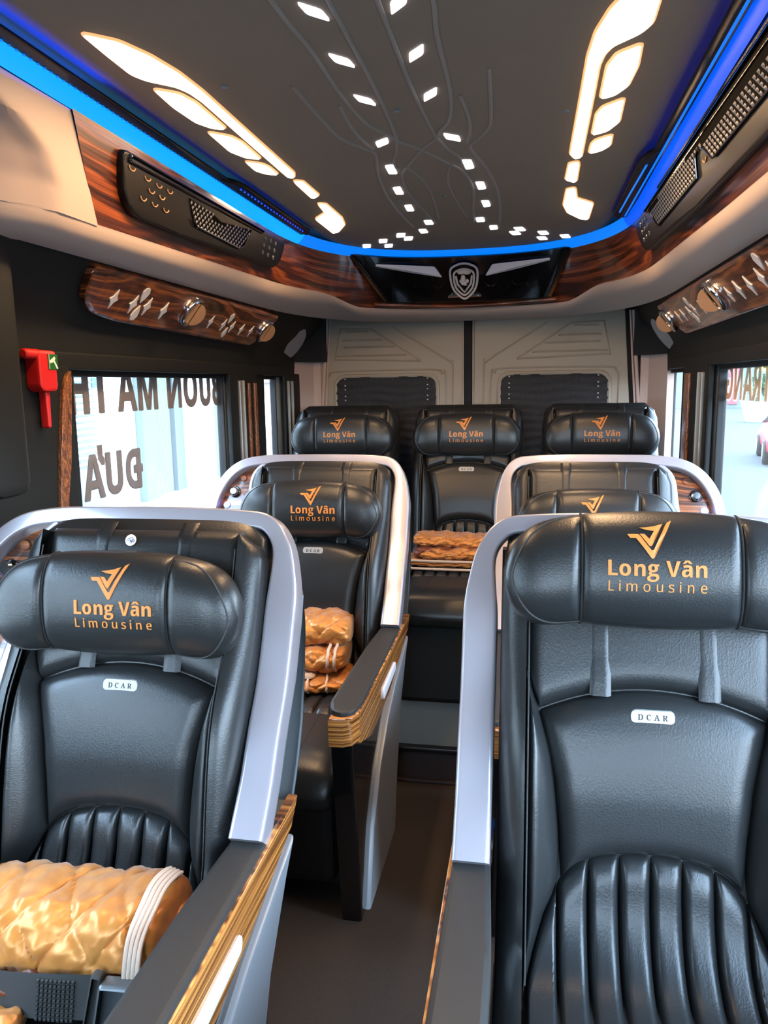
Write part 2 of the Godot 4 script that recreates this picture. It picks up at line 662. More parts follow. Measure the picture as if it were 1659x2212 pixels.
func build_shell() -> void:
	# floor with the raised platform of the back row
	var fl := struct("floor", "dark brown carpeted van floor with a raised step at the back row")
	obj("carpet", boxes(Geo.new(), [[-0.96, 0.96, -0.08, 0.0, -4.0, ZF]]), M.carpet, fl)
	obj("platform", boxes(Geo.new(), [[-0.9, 0.9, 0.0, 0.127, -3.97, -2.51]]), M.carpet_step, fl)
	obj("riser", boxes(Geo.new(), [[-0.9, 0.9, 0.004, 0.112, -2.512, -2.5]]), M.riser, fl)
	obj("nosing", Geo.new().box(Vector3(0, 0.122, -2.505), Vector3(1.8, 0.018, 0.03), 0.004), M.nosing, fl)
	obj("base_strip", Geo.new().box(Vector3(0, 0.006, -2.492), Vector3(1.8, 0.012, 0.014), 0.003), M.riser, fl)
	# side walls: outer skin with openings, inner black cladding above the windows
	var open_l := [[-4.0, -3.72], [-3.34, -3.01], [-1.85, -1.25], [0.3, 1.0], [1.9, ZF]]
	var open_r := [[-4.0, -3.96], [-3.4, -3.09], [-1.75, -1.5], [0.25, 0.7], [1.9, ZF]]
	var clad_l := [[-4.0, -3.6], [-3.2, -2.9], [-1.81, -1.25], [0.3, 1.0], [1.9, ZF]]
	var clad_r := [[-4.0, -3.92], [-3.34, -2.88], [-1.75, -1.5], [0.25, 0.7], [1.9, ZF]]
	for s in [-1, 1]:
		var w := struct("wall_left" if s < 0 else "wall_right", "black clad %s side wall of the van with wide windows" % ("left" if s < 0 else "right"))
		var g := Geo.new()
		var a: float = 0.9 * s
		var b: float = 0.97 * s
		boxes(g, [[a, b, 1.43, 2.1, -4.0, ZF]])
		if s < 0: boxes(g, [[a, b, -0.1, 0.8, -4.0, ZF]])
		else: boxes(g, [[a, b, -0.1, 0.8, -4.0, -1.5], [a, b, -0.1, 0.8, 0.25, ZF]])
		for z in (open_l if s < 0 else open_r): boxes(g, [[a, b, 0.8, 1.43, z[0], z[1]]])
		obj("panel", g, M.wall_black, w)
		var rows := []
		for q in [[0.9, 1.428], [0.897, 1.50], [0.888, 1.545], [0.868, 1.575], [0.83, 1.62], [0.79, 1.672], [0.775, 1.70], [0.77, 1.73]]:
			rows.append(PackedVector3Array([Vector3(q[0] * s, q[1], ZF), Vector3(q[0] * s, q[1], -3.95)]))
		var cl := Geo.new()
		cl.sheet(rows, Vector3(-s, -0.5, 0))
		obj("upper_cladding", cl, M.wall_black, w)
		# pillar cladding round the windows, softly proud of the skin
		var pl := Geo.new()
		for z in (clad_l if s < 0 else clad_r):
			pl.box(Vector3(0.893 * s, 1.115, (z[0] + z[1]) / 2.0), Vector3(0.02, 0.66, z[1] - z[0] + 0.01), 0.006)
		obj("pillar_cladding", pl, M.wall_black, w)
		if s < 0: obj("pillar_post", Geo.new().box(Vector3(-0.88, 1.485, -1.45), Vector3(0.17, 0.66, 0.13), 0.03), M.wall_black, w)
		# header over the windows
		obj("window_header", Geo.new().box(Vector3(0.893 * s, 1.455, -2.6), Vector3(0.018, 0.045, 2.2), 0.006), M.wall_black, w)
	# front of the cabin: dashboard wall with the windscreen opening above it
	var wf := struct("wall_front", "front bulkhead of the van below and around the windscreen")
	obj("panel", boxes(Geo.new(), [[-0.97, 0.97, -0.1, 0.95, ZF, ZF + 0.08], [-0.97, -0.8, 0.95, 2.1, ZF, ZF + 0.08], [0.8, 0.97, 0.95, 2.1, ZF, ZF + 0.08], [-0.8, 0.8, 1.85, 2.1, ZF, ZF + 0.08]]), M.wall_black, wf)
	# back wall
	var wr := struct("wall_rear", "rear wall of the van behind the twin doors")
	obj("panel", boxes(Geo.new(), [[-0.97, 0.97, -0.1, 2.1, -4.06, -3.975]]), M.matt_black, wr)
	for s in [-1, 1]:
		# cream corner posts, black box above
		var g2 := Geo.new()
		g2.prism(V2([[0.80 * s, -3.975], [0.80 * s, -3.945], [0.835 * s, -3.935], [0.885 * s, -3.83], [0.9 * s, -3.80], [0.93 * s, -3.80], [0.93 * s, -3.975]]), 0.1, 1.515, 0.004, func(v): return Vector3(v.x, v.z, v.y))
		obj("corner_post", g2, M.pillar_cream, wr)
		var g3 := Geo.new()
		g3.prism(V2([[0.762 * s, -3.975], [0.762 * s, -3.93], [0.80 * s, -3.90], [0.88 * s, -3.78], [0.93 * s, -3.78], [0.93 * s, -3.975]]), 1.505, 1.73, 0.004, func(v): return Vector3(v.x, v.z, v.y))
		obj("corner_cover", g3, M.matt_black, wr)
		var g4 := Geo.new()
		g4.tube(PackedVector3Array([Vector3(0.758 * s, 1.72, -3.945), Vector3(0.775 * s, 1.5, -3.945), Vector3(0.80 * s, 1.2, -3.945), Vector3(0.81 * s, 0.5, -3.945)]), 0.009, 8)
		g4.tube(PackedVector3Array([Vector3(0.742 * s, 1.72, -3.945), Vector3(0.759 * s, 1.5, -3.945), Vector3(0.783 * s, 1.2, -3.945), Vector3(0.793 * s, 0.5, -3.945)]), 0.005, 8)
		obj("door_seal", g4, M.pillar_cream, wr)
	rear_doors()


func rear_doors() -> void:
	for s in [-1, 1]:
		var d := struct("door_1" if s < 0 else "door_2", "cream rear door on the %s with ribbed upper panel and curtained window" % ("left" if s < 0 else "right"))
		var cx := -0.033
		var f := func(v: Vector3) -> Vector3: return Vector3(cx + s * v.x, v.y, v.z)
		var g := Geo.new()
		g.prism(V2([[0.028, 0.1], [0.80, 0.1], [0.788, 1.25], [0.752, 1.74], [0.028, 1.74]]), -3.985, -3.95, 0.006, f)
		obj("panel", g, M.door_cream, d)
		# pressed ribs
		var tri := V3([[0.655, 1.672, 0], [0.69, 1.516, 0], [0.24, 1.502, 0], [0.30, 1.54, 0], [0.50, 1.668, 0]])
		var t2 := PackedVector3Array()
		for v in tri: t2.append(f.call(Vector3(v.x, v.y, -3.949)))
		obj("rib", Geo.new().tube(t2, 0.006, 8, true, 0.7), M.door_cream, d)
		for l in [[0.632, 0.51, 1.655], [0.645, 0.44, 1.612], [0.64, 0.375, 1.577], [0.678, 0.315, 1.534]]:
			obj("rib", Geo.new().tube(PackedVector3Array([f.call(Vector3(l[0], l[2], -3.949)), f.call(Vector3((l[0] + l[1]) / 2.0, l[2], -3.948)), f.call(Vector3(l[1], l[2], -3.949))]), 0.006, 8, false, 0.7), M.door_cream, d)
		for path in [[[0.385, 1.673], [0.11, 1.506], [0.082, 1.47], [0.078, 1.428], [0.078, 0.5]], [[0.733, 1.2], [0.733, 1.39], [0.72, 1.435], [0.66, 1.455], [0.19, 1.457], [0.135, 1.435], [0.112, 1.38], [0.11, 0.6]]]:
			var pp := PackedVector3Array()
			for v in path: pp.append(f.call(Vector3(v[0], v[1], -3.949)))
			obj("rib", Geo.new().tube(smooth(pp, 4), 0.006, 8, false, 0.7), M.door_cream, d)
		obj("screw_cap", Geo.new().cyl(f.call(Vector3(0.055, 1.655, -3.951)), Vector3(0, 0, 1), 0.008, 0.004, 0.001, 12), M.frame_gray, d)
		# window: dark pleated curtain behind a rounded frame
		var q := Geo.rounded(V2([[0.155, 0.7], [0.688, 0.7], [0.688, 1.43], [0.155, 1.43]]), 0.06, 6)
		var ring := PackedVector3Array()
		for v in q: ring.append(f.call(Vector3(v.x, v.y, -3.948)))
		obj("window_frame", Geo.new().tube(ring, 0.011, 8, true), M.door_cream, d)
		var cu := Geo.new()
		var rows := []
		for i in 61:
			var y := 0.71 + 0.715 * i / 60.0
			var row := PackedVector3Array()
			for j in 31:
				var cut := 0.055 - sqrt(maxf(0.0, 0.055 * 0.055 - pow(maxf(0.0, y - 1.37), 2)))
				var x := lerpf(0.158 + cut, 0.685 - cut, j / 30.0)
				row.append(f.call(Vector3(x, y, -3.942 + 0.003 * sin(i * 1.9 + 1.2 * sin(j * 0.35 + i * 0.2)) + 0.001 * sin(j * 0.9))))
			rows.append(row)
		cu.sheet(rows, Vector3(0, 0, 1))
		obj("curtain", cu, M.curtain, d, 60)
		var bd := Geo.new()
		for x in [0.205, 0.635]:
			for i in 20:
				bd.ball(f.call(Vector3(x, 1.415 - 0.027 * i - (0.006 if i % 2 else 0.0), -3.937)), Vector3.ONE * 0.0042, 8)
		stuff(obj("bead_strip", bd, M.inlay, d))
	var tr := struct("trim_1", "black rubber seal between the two rear doors", Geo.new().box(Vector3(-0.033, 0.9, -3.955), Vector3(0.038, 1.7, 0.02), 0.004), M.seam)
	tr.name = "trim_1"
	var te := struct("trim_2", "pale metal edge strips on both sides of the rear door seal")
	for s in [-1, 1]: obj("edge_strip", Geo.new().box(Vector3(-0.033 + s * 0.025, 0.9, -3.948), Vector3(0.008, 1.7, 0.012), 0.003), M.cream, te)


# ---------------------------------------------------------------- overhead valance
func uline(y: float, wf: float, w: float, d: float, n: float, zl: float, zr: float, fy = null, kr := 1.0) -> PackedVector3Array:
	var o := PackedVector3Array()
	var z0 := -2.75
	for i in 40:
		var z := lerpf(zl, z0, i / 40.0)
		o.append(Vector3(-lerpf(wf, w, i / 40.0), y, z))
	for i in 49:
		var a := PI * i / 48.0
		o.append(Vector3(-w * spow(cos(a), 2.0 / n), y, z0 - d * spow(sin(a), 2.0 / n)))
	for i in range(9, -1, -1):
		var z := lerpf(zr, z0, i / 10.0)
		o.append(Vector3(lerpf(wf, w, i / 10.0), y, z))
	for i in o.size():
		if o[i].x > 0.0: o[i].x *= kr
	if fy != null:
		for i in o.size(): o[i].y = fy.call(o[i])
	return o


func shade_bend(v: Vector3) -> Vector3:   # bends the front left lining end outwards, shaped to darken it like a shadow
	if v.x > 0.0: return v
	var e := v.z - lut([[1.734, -1.519], [1.794, -1.509], [1.842, -1.46], [1.873, -1.383], [1.886, -1.303], [1.94, -1.26]], v.y)
	if e <= 0.0: return v
	return v + Vector3(-0.35 * smoothstep(0.0, 0.06, e) * e, 0, 0)


func wood_low(v: Vector3) -> float:
	var y := lerpf(1.742, 1.785, clampf((-v.z - 1.6) / 1.9, 0.0, 1.0))
	if v.z < -3.2: y = lerpf(y, 1.73, smoothstep(0.60, 0.45, absf(v.x + 0.03)))
	return y


func side_face(s: float, y: float, z: float, d: float) -> Vector3:   # on the wooden side of the valance, d proud
	if s > 0.0: return Vector3(0.63 + (1.933 - y) * 0.285 - d * 0.96, y - d * 0.27, z)
	return Vector3(s * (0.64 + (1.933 - y) * 0.233 - d * 0.974), y - d * 0.227, z)


func rear_face(x: float, y: float, d: float) -> Vector3:
	var a := -2.75 - 0.83 * pow(maxf(0.0, 1.0 - pow(absf(x) / 0.648, 2.5)), 0.4)
	var b := -2.75 - 0.95 * pow(maxf(0.0, 1.0 - pow(absf(x) / 0.685, 2.6)), 1.0 / 2.6)
	return Vector3(x, y, lerpf(a, b, (1.933 - y) / 0.195) + d)


func vent_face(s: float, y: float, z: float, d: float) -> Vector3:
	return Vector3(s * (0.775 + (1.69 - y) * 0.81 - d * 0.777), y - d * 0.63, z)


func build_overhead() -> void:
	var fl := -1.2
	# gloss wood band
	var tw := struct("trim_3", "glossy dark wood band running round the top of the cabin")
	var g := Geo.new()
	var top := uline(1.935, 0.632, 0.648, 0.83, 2.5, -1.50, -0.6, null, 0.98)
	var low := uline(1.74, 0.685, 0.685, 0.95, 2.6, -1.65, -0.6, wood_low)
	var rows := []
	for k in 7:
		var r := PackedVector3Array()
		for i in top.size(): r.append(top[i].lerp(low[i], k / 6.0))
		rows.append(r)
	g.sheet(rows, Vector3(0, -1, 0))
	obj("wood_band", g, M.dark_wood, tw, 30)
	# cream lip under it and the cream end panel ahead of it on the left
	var tc := struct("trim_4", "cream padded lip under the wood band at the top of the walls")
	g = Geo.new()
	rows = []
	var prof := [[0.0, 0.0, 0.002], [0.003, 0.0, -0.004], [0.008, 0.05, -0.018], [0.022, 0.2, -0.024], [0.045, 0.45, -0.02], [0.07, 0.72, -0.011], [0.088, 0.95, -0.001], [0.094, 1.02, 0.012], [0.096, 1.04, 0.05]]
	for q in prof:
		var w0: float = 0.683 + q[0]
		var d0: float = lerpf(0.945, 1.165, q[1])
		var r := uline(0.0, w0, w0, d0, lerpf(2.6, 3.0, clampf(q[1], 0, 1)), 1.8, 1.8)
		for i in r.size():
			r[i].y = lerpf(wood_low(r[i]), 1.688, clampf(q[1], 0.0, 1.0)) + q[2]
			r[i] = shade_bend(r[i])
		rows.append(r)
	g.sheet(rows, Vector3(0, -1, 0))
	obj("lip", g, M.cream, tc, 50)
	g = Geo.new()
	rows = []
	for k in 19:
		var y := lerpf(1.935, 1.742, k / 18.0)
		var r := PackedVector3Array()
		for i in 61: r.append(shade_bend(side_face(-1, y, lerpf(0.6, lerpf(-1.503, -1.653, k / 18.0), pow(i / 60.0, 0.5)), 0.002)))
		rows.append(r)
	g.sheet(rows, Vector3(1, -0.2, 0))
	obj("end_panel", g, M.cream, tc)
	# outer casing behind, so that nothing shines through
	obj("casing", boxes(Geo.new(), [[-0.95, -0.72, 1.80, 1.99, -3.97, ZF], [0.72, 0.95, 1.80, 1.99, -3.97, ZF], [-0.95, 0.95, 1.76, 1.99, -3.97, -3.76]]), M.matt_black, tc)
	# blue light strip
	var st := thing("blue_light_strip", "glowing blue light strip curving round the edge of the ceiling", "light strip")
	var a0 := uline(1.967, 0.6, 0.61, 0.785, 2.5, fl, fl, null, 1.0)
	var a1 := uline(1.934, 0.632, 0.648, 0.83, 2.5, fl, fl, null, 0.978)
	for part in [[0, 44, M.cove_left], [44, 84, M.cove_rear], [84, a0.size() - 1, M.cove_right]]:
		g = Geo.new()
		rows = []
		for k in 5:
			var t := k / 4.0
			var r := PackedVector3Array()
			for i in range(part[0], part[1] + 1):
				r.append(a0[i].lerp(a1[i], t) + Vector3(0, -0.004 * sin(t * PI), 0))
			rows.append(r)
		g.sheet(rows, Vector3(0, -1, 0))
		obj("diffuser", g, part[2], st)
	for s in [-1, 1]:
		var side := "left" if s < 0 else "right"
		# dark gloss channel with a row of small lights, and the cove light hidden above it
		var ch := thing("light_channel", "dark glossy light channel along the %s edge of the ceiling" % side, "trim")
		g = Geo.new()
		g.box(Vector3(s * 0.588, 1.961, -1.95), Vector3(0.03, 0.008, 2.06), 0.003)
		obj("channel", g, M.pod_black, ch)
		g = Geo.new()
		g.prism(V2([[0.585, -2.15], [0.562, -2.2], [0.55, -2.26], [0.552, -2.93], [0.565, -2.98], [0.585, -2.98]]), 0.0, 0.012, 0.004, func(v): return Vector3(s * v.x, 1.966 - v.z, v.y))
		obj("end_cover", g, M.pod_black, ch)
		g = Geo.new()
		if s < 0:
			for i in 92: g.ball(Vector3(s * 0.6, 1.956, -1.15 - 0.0196 * i), Vector3(0.0026, 0.003, 0.0034), 8)
			stuff(obj("led_row", g, M.neon, ch))
			g = Geo.new()
			for i in 22: g.ball(Vector3(s * 0.568, 1.953, -2.26 - 0.03 * i), Vector3(0.002, 0.0025, 0.006), 8)
			stuff(obj("led_row", g, M.cove_up, ch))
		else:
			g.tube(PackedVector3Array([Vector3(0.594, 1.957, -0.95), Vector3(0.594, 1.957, -2.0), Vector3(0.594, 1.957, -2.95)]), 0.003, 8)
			obj("light_line", g, M.neon, ch)
			g = Geo.new()
			g.tube(PackedVector3Array([Vector3(0.572, 1.953, -2.28), Vector3(0.568, 1.953, -2.6), Vector3(0.566, 1.953, -2.86)]), 0.0028, 8)
			obj("light_line", g, M.neon, ch)
		for q in ([[-0.95, -1.55, "cove_up_strong"], [-1.55, -2.95, "cove_up"]] if s < 0 else [[-0.95, -2.95, "cove_up"]]):
			g = Geo.new()
			g.sheet([PackedVector3Array([Vector3(s * 0.6, 1.97, q[0]), Vector3(s * 0.6, 1.97, q[1])]), PackedVector3Array([Vector3(s * 0.601, 1.977, q[0]), Vector3(s * 0.601, 1.977, q[1])])], Vector3(-s, 0, 0))
			obj("cove_light", g, M[q[2]], ch)
		console(s, side)
		vents(s, side)
		# round speaker in the upper rear corner
		var sp := thing("speaker", "round gray speaker cover in the upper rear %s corner" % side, "speaker", Vector3(s * 0.868, 1.592, -3.68))
		var ax := Vector3(-s, -0.75, 0.1).normalized()
		obj("rim", Geo.new().cyl(Vector3.ZERO, ax, 0.098, 0.012, 0.004, 36), M.matt_black, sp)
		obj("cover", Geo.new().cyl(ax * 0.008, ax, 0.09, 0.01, 0.005, 36), M.speaker, sp)
	crest_panel()


func studs(g: Geo, poly: PackedVector2Array, f: Callable, dz: float, dy: float, r: float, skip: Callable) -> void:
	var lo := Vector2(1e9, 1e9)
	var hi := -lo
	for v in poly:
		lo = lo.min(v); hi = hi.max(v)
	var row := 0
	var y := lo.y + dy * 0.6
	while y < hi.y:
		var z := lo.x + (dz * 0.5 if row % 2 else 0.0)
		while z < hi.x:
			var c := Vector2(z, y)
			if Geometry2D.is_point_in_polygon(c, poly) and not skip.call(c):
				var b := []
				for k in 4: b.append(f.call(Vector3(c.x + r * cos(TAU * k / 4.0), c.y + r * sin(TAU * k / 4.0), 0.0)))
				var tip: Vector3 = f.call(Vector3(c.x, c.y + r * 0.3, r * 0.8))
				var from := g.p.size()
				for k in 4: g.tri(b[k], b[(k + 1) % 4], tip)
				g.quad(b[3], b[2], b[1], b[0])
				g.fix(from)
			z += dz
		y += dy
		row += 1


func console(s: int, side: String) -> void:
	var c := thing("overhead_console", "glossy black overhead console with silver studded grille on the %s wood band" % side, "console")
	var f := func(v: Vector3) -> Vector3: return side_face(s, v.y, v.x, v.z)
	var zf := -1.68 if s < 0 else -1.15
	var poly := Geo.rounded(V2([[zf, 1.917], [zf - 0.03, 1.825], [zf - 0.09, 1.788], [-2.0, 1.788], [-2.78, 1.81], [-2.84, 1.84], [-2.865, 1.912]]), 0.03, 3)
	obj("body", Geo.new().prism(poly, -0.01, 0.02, 0.006, f), M.pod_black, c)
	var up := Geo.new()
	up.prism(Geo.rounded(V2([[zf - 0.03, 1.912], [zf - 0.03, 1.893], [-2.6, 1.899], [-2.62, 1.912]]), 0.006, 2), 0.018, 0.027, 0.004, f)
	obj("top_rail", up, M.gloss_black, c)
	var gp: PackedVector2Array
	if s < 0:
		gp = V2([[-2.035, 1.888], [-2.072, 1.842], [-2.10, 1.829], [-2.42, 1.824], [-2.46, 1.836], [-2.50, 1.892], [-2.26, 1.871], [-2.2, 1.880]])
	else:
		gp = V2([[-1.2, 1.905], [-1.2, 1.838], [-1.775, 1.838], [-1.82, 1.868], [-1.862, 1.884], [-1.905, 1.874], [-1.93, 1.838], [-2.476, 1.838], [-2.56, 1.9], [-1.86, 1.905]])
	obj("grille", Geo.new().prism(gp, 0.015, 0.022, 0.001, f), M.grille_black, c)
	var g := Geo.new()
	studs(g, gp, func(v): return f.call(v + Vector3(0, 0, 0.022)), 0.0245, 0.0098, 0.0054, func(q): return (s > 0 and q.y > 1.886 + 0.012 * sin(q.x * 5.0)) or (s < 0 and q.y > 1.862 and q.x < -2.2 and q.x > -2.3))
	stuff(obj("grille_stud", g, M.stud, c, 10))
	# bright edge line round the lower side of the grille
	var e := PackedVector3Array()
	for v in (gp.slice(1, 6) if s < 0 else gp.slice(1, 9)): e.append(f.call(Vector3(v.x, v.y, 0.024)))
	obj("grille_edge", Geo.new().tube(e, 0.0022, 6), M.chrome, c)
	for q in ([[-1.804, 1.884], [-1.863, 1.882], [-1.922, 1.882], [-1.831, 1.862], [-1.886, 1.86], [-1.797, 1.838], [-1.855, 1.837], [-1.916, 1.836], [-1.729, 1.888]] if s < 0 else [[-1.845, 1.856]]):
		var ring := PackedVector3Array()
		for k in 13: ring.append(f.call(Vector3(q[0] + 0.014 * cos(PI + PI * k / 12.0), q[1] + 0.008 * sin(PI + PI * k / 12.0), 0.021)))
		obj("rim_glint", Geo.new().tube(ring, 0.0016, 6), M.vent_beige, c)  # lower half rings only, beige painted in as the highlight on the rims
	for i in 3:
		for j in 3:
			obj("hole", Geo.new().cyl(f.call(Vector3(-2.64 - 0.055 * i, 1.892 - 0.024 * j, 0.018)), (f.call(Vector3(0, 0, 1)) - f.call(Vector3.ZERO)), 0.009, 0.005, 0.002, 10), M.buckle, c)
	if s > 0:
		var ln := Geo.new()
		ln.tube(PackedVector3Array([f.call(Vector3(-1.2, 1.926, 0.008)), f.call(Vector3(-1.8, 1.929, 0.008)), f.call(Vector3(-2.42, 1.929, 0.008))]), 0.004, 6)
		obj("edge_line", ln, M.gloss_black, c)


func vents(s: int, side: String) -> void:
	var c := thing("air_vent_panel", "wood grain air vent panel with silver inlays above the %s windows" % side, "vent panel")
	var f := func(v: Vector3) -> Vector3: return vent_face(s, v.y, v.x, v.z)
	var poly := Geo.rounded(V2([[-1.76, 1.687], [-1.80, 1.61], [-1.87, 1.585], [-2.0, 1.575], [-3.04, 1.56], [-3.1, 1.565], [-3.2, 1.687]]), 0.04, 4)
	if s > 0: poly = Geo.rounded(V2([[-1.3, 1.687], [-1.33, 1.60], [-1.40, 1.58], [-1.6, 1.575], [-3.14, 1.567], [-3.2, 1.572], [-3.32, 1.687]]), 0.04, 4)
	obj("panel", Geo.new().prism(poly, -0.03, 0.02, 0.008, f), M.panel_wood, c)
	var n := (f.call(Vector3(0, 0, 1)) - f.call(Vector3.ZERO)).normalized() as Vector3
	for q in ([[-2.385, 1.638], [-3.115, 1.625]] if s < 0 else [[-2.455, 1.638], [-3.25, 1.63]]):
		var ring := PackedVector3Array()
		var v := (f.call(Vector3(0, 1, 0)) - f.call(Vector3.ZERO)).normalized() as Vector3
		var ctr: Vector3 = f.call(Vector3(q[0], q[1], 0.026))
		for k in 28: ring.append(ctr + Vector3(0, 0, 1) * 0.046 * cos(TAU * k / 28.0) + v * 0.046 * sin(TAU * k / 28.0))
		obj("vent_ring", Geo.new().tube(ring, 0.0065, 8, true, 1.3), M.chrome, c)
		obj("vent_well", Geo.new().cyl(ctr - n * 0.008, n, 0.044, 0.004, 0.001, 24), M.matt_black, c)
		# two half discs, tilted open
		var tilt := (n + Vector3(0, 0, 0.5 if s < 0 else 1.6)).normalized()
		var across := v.cross(tilt).normalized()
		for h in [-1, 1]:
			var half := PackedVector2Array()
			for k in 15:
				var a := -PI / 2 + PI * k / 14.0
				half.append(Vector2(h * (0.003 + 0.036 * cos(a)), 0.039 * sin(a)))
			obj("vent_flap", Geo.new().prism(half, 0.0, 0.005, 0.0015, func(w): return ctr + n * 0.008 + across * w.x + v * w.y + tilt * w.z), M.vent_beige, c)
	var marks := [[-1.922, 1.629, 0], [-2.029, 1.626, 0], [-2.058, 1.652, 1], [-2.068, 1.607, 2], [-2.107, 1.627, 0], [-2.213, 1.625, 0], [-2.467, 1.622, 0], [-2.574, 1.62, 0], [-2.69, 1.618, 0], [-2.721, 1.642, 1], [-2.743, 1.596, 2], [-2.775, 1.617, 0], [-2.877, 1.614, 0], [-2.979, 1.614, 0]]
	if s > 0: marks = [[-1.92, 1.632, 0], [-1.961, 1.66, 1], [-1.975, 1.607, 2], [-2.02, 1.63, 0], [-2.129, 1.626, 0], [-2.229, 1.627, 0], [-2.33, 1.627, 0], [-2.683, 1.626, 0], [-2.794, 1.626, 0], [-2.816, 1.653, 1], [-2.846, 1.605, 2], [-2.873, 1.626, 0], [-2.981, 1.626, 0], [-3.072, 1.627, 0]]
	for m in marks:
		var k := 1.0 if m[0] > -2.3 else 0.85
		var sh: PackedVector2Array
		if m[2] == 0: sh = V2([[-0.02, 0], [-0.008, 0.008], [0, 0.024], [0.008, 0.008], [0.02, 0], [0.008, -0.008], [0, -0.024], [-0.008, -0.008]])
		else:
			sh = V2([[0, -0.02], [0.014, -0.004], [0.018, 0.008], [0.01, 0.018], [0, 0.02], [-0.01, 0.018], [-0.018, 0.008], [-0.014, -0.004]])
			if m[2] == 2:
				for i in sh.size(): sh[i].y = -sh[i].y
		for i in sh.size(): sh[i] = sh[i] * k + Vector2(m[0], m[1])
		obj("inlay", Geo.new().prism(sh, 0.018, 0.0225, 0.001, f), M.inlay, c)


func crest_panel() -> void:
	var c := thing("crest_panel", "glossy black panel with a chrome shield crest at the centre of the rear wood band", "panel")
	var g := Geo.new()
	var rings := []
	for i in 41:
		var t := i / 40.0
		var xt := lerpf(-0.495, 0.432, t)
		var xb := lerpf(-0.40, 0.362, t)
		var e := 0.012 * (1.0 if i in [0, 40] else 0.0)
		rings.append(PackedVector3Array([rear_face(xt, 1.943, -0.02), rear_face(xt, 1.943, 0.02 - e), rear_face(xt, 1.937, 0.028 - e), rear_face(xb, 1.757, 0.042 - e), rear_face(xb, 1.748, 0.034 - e), rear_face(xb, 1.748, -0.02)]))
	obj("body", g.loft(rings), M.gloss_black, c)
	# wood rail below
	var low := PackedVector3Array()
	for i in 21: low.append(rear_face(lerpf(-0.43, 0.385, i / 20.0), 1.742 - 0.004 * cos((i - 10) / 10.0 * PI), 0.03))
	obj("rail", Geo.new().tube(low, 0.01, 10), M.dark_wood, c)
	for s in [-1, 1]:
		var q := V2([[0.128, 1.903], [0.375, 1.908], [0.378, 1.898], [0.22, 1.876], [0.095, 1.857]])
		var gg := Geo.new()
		gg.prism(Geo.rounded(q, 0.008, 2), 0.03, 0.042, 0.003, func(v): return rear_face(-0.026 + s * v.x, v.y, v.z))
		obj("light_blade", gg, M.white_gloss, c)
		obj("hub_fin", Geo.new().prism(V2([[0.02, 1.772], [0.075, 1.772], [0.05, 1.786], [0.03, 1.79]]), 0.035, 0.055, 0.003, func(v): return rear_face(-0.026 + s * v.x, v.y, v.z)), M.chrome, c)
		for k in 4:   # pressed scales on the dark face
			var arc := PackedVector3Array()
			for i in 9: arc.append(rear_face(-0.026 + s * (0.12 + 0.06 * k + 0.026 * cos(PI + PI * i / 8.0)), 1.835 - 0.012 * (k % 2) - 0.02 * sin(PI * i / 8.0), 0.036))
			obj("scale", Geo.new().tube(arc, 0.0025, 6), M.gloss_black, c)
	# the shield: rim, inner shield, animal head relief
	var f := func(v: Vector3) -> Vector3: return rear_face(-0.024 + v.x, 1.838 + v.y, 0.045 + v.z)
	var outer := curve2(V2([[0, 0.07], [0.032, 0.064], [0.058, 0.048], [0.06, 0.01], [0.05, -0.03], [0.026, -0.058], [0, -0.072], [-0.026, -0.058], [-0.05, -0.03], [-0.06, 0.01], [-0.058, 0.048], [-0.032, 0.064]]), 4)
	obj("shield", Geo.new().prism(outer, -0.02, 0.004, 0.003, f), M.gloss_black, c)
	for k in [[1.0, 0.005, 0.009], [0.74, 0.0045, 0.013]]:
		var ring := PackedVector3Array()
		for v in outer: ring.append(f.call(Vector3(v.x * k[0], v.y * k[0] - (0.004 if k[0] < 1.0 else 0.0), k[2])))
		obj("shield_rim", Geo.new().tube(ring, k[1], 8, true, 1.0), M.inlay, c)
	var vee := PackedVector3Array()
	for q in [[-0.036, 0.02], [-0.03, -0.012], [0, -0.046], [0.03, -0.012], [0.036, 0.02]]: vee.append(f.call(Vector3(q[0], q[1], 0.012)))
	obj("shield_rim", Geo.new().tube(vee, 0.005, 8), M.inlay, c)
	var h := Geo.new()
	for b in [[0.0, 0.038, 0.026, 0.012], [0.014, 0.034, 0.018, 0.01], [-0.014, 0.036, 0.016, 0.011], [-0.004, 0.012, 0.011, 0.018], [-0.002, -0.006, 0.014, 0.013], [0.013, 0.0, 0.009, 0.01], [-0.014, 0.0, 0.008, 0.008], [0.004, -0.014, 0.01, 0.006]]:
		h.ball(f.call(Vector3(b[0], b[1], 0.008)), Vector3(b[2], b[3], 0.009), 12)
	obj("head_relief", h, M.inlay, c)


# ---------------------------------------------------------------- ceiling and its lights
const CY := 1.968

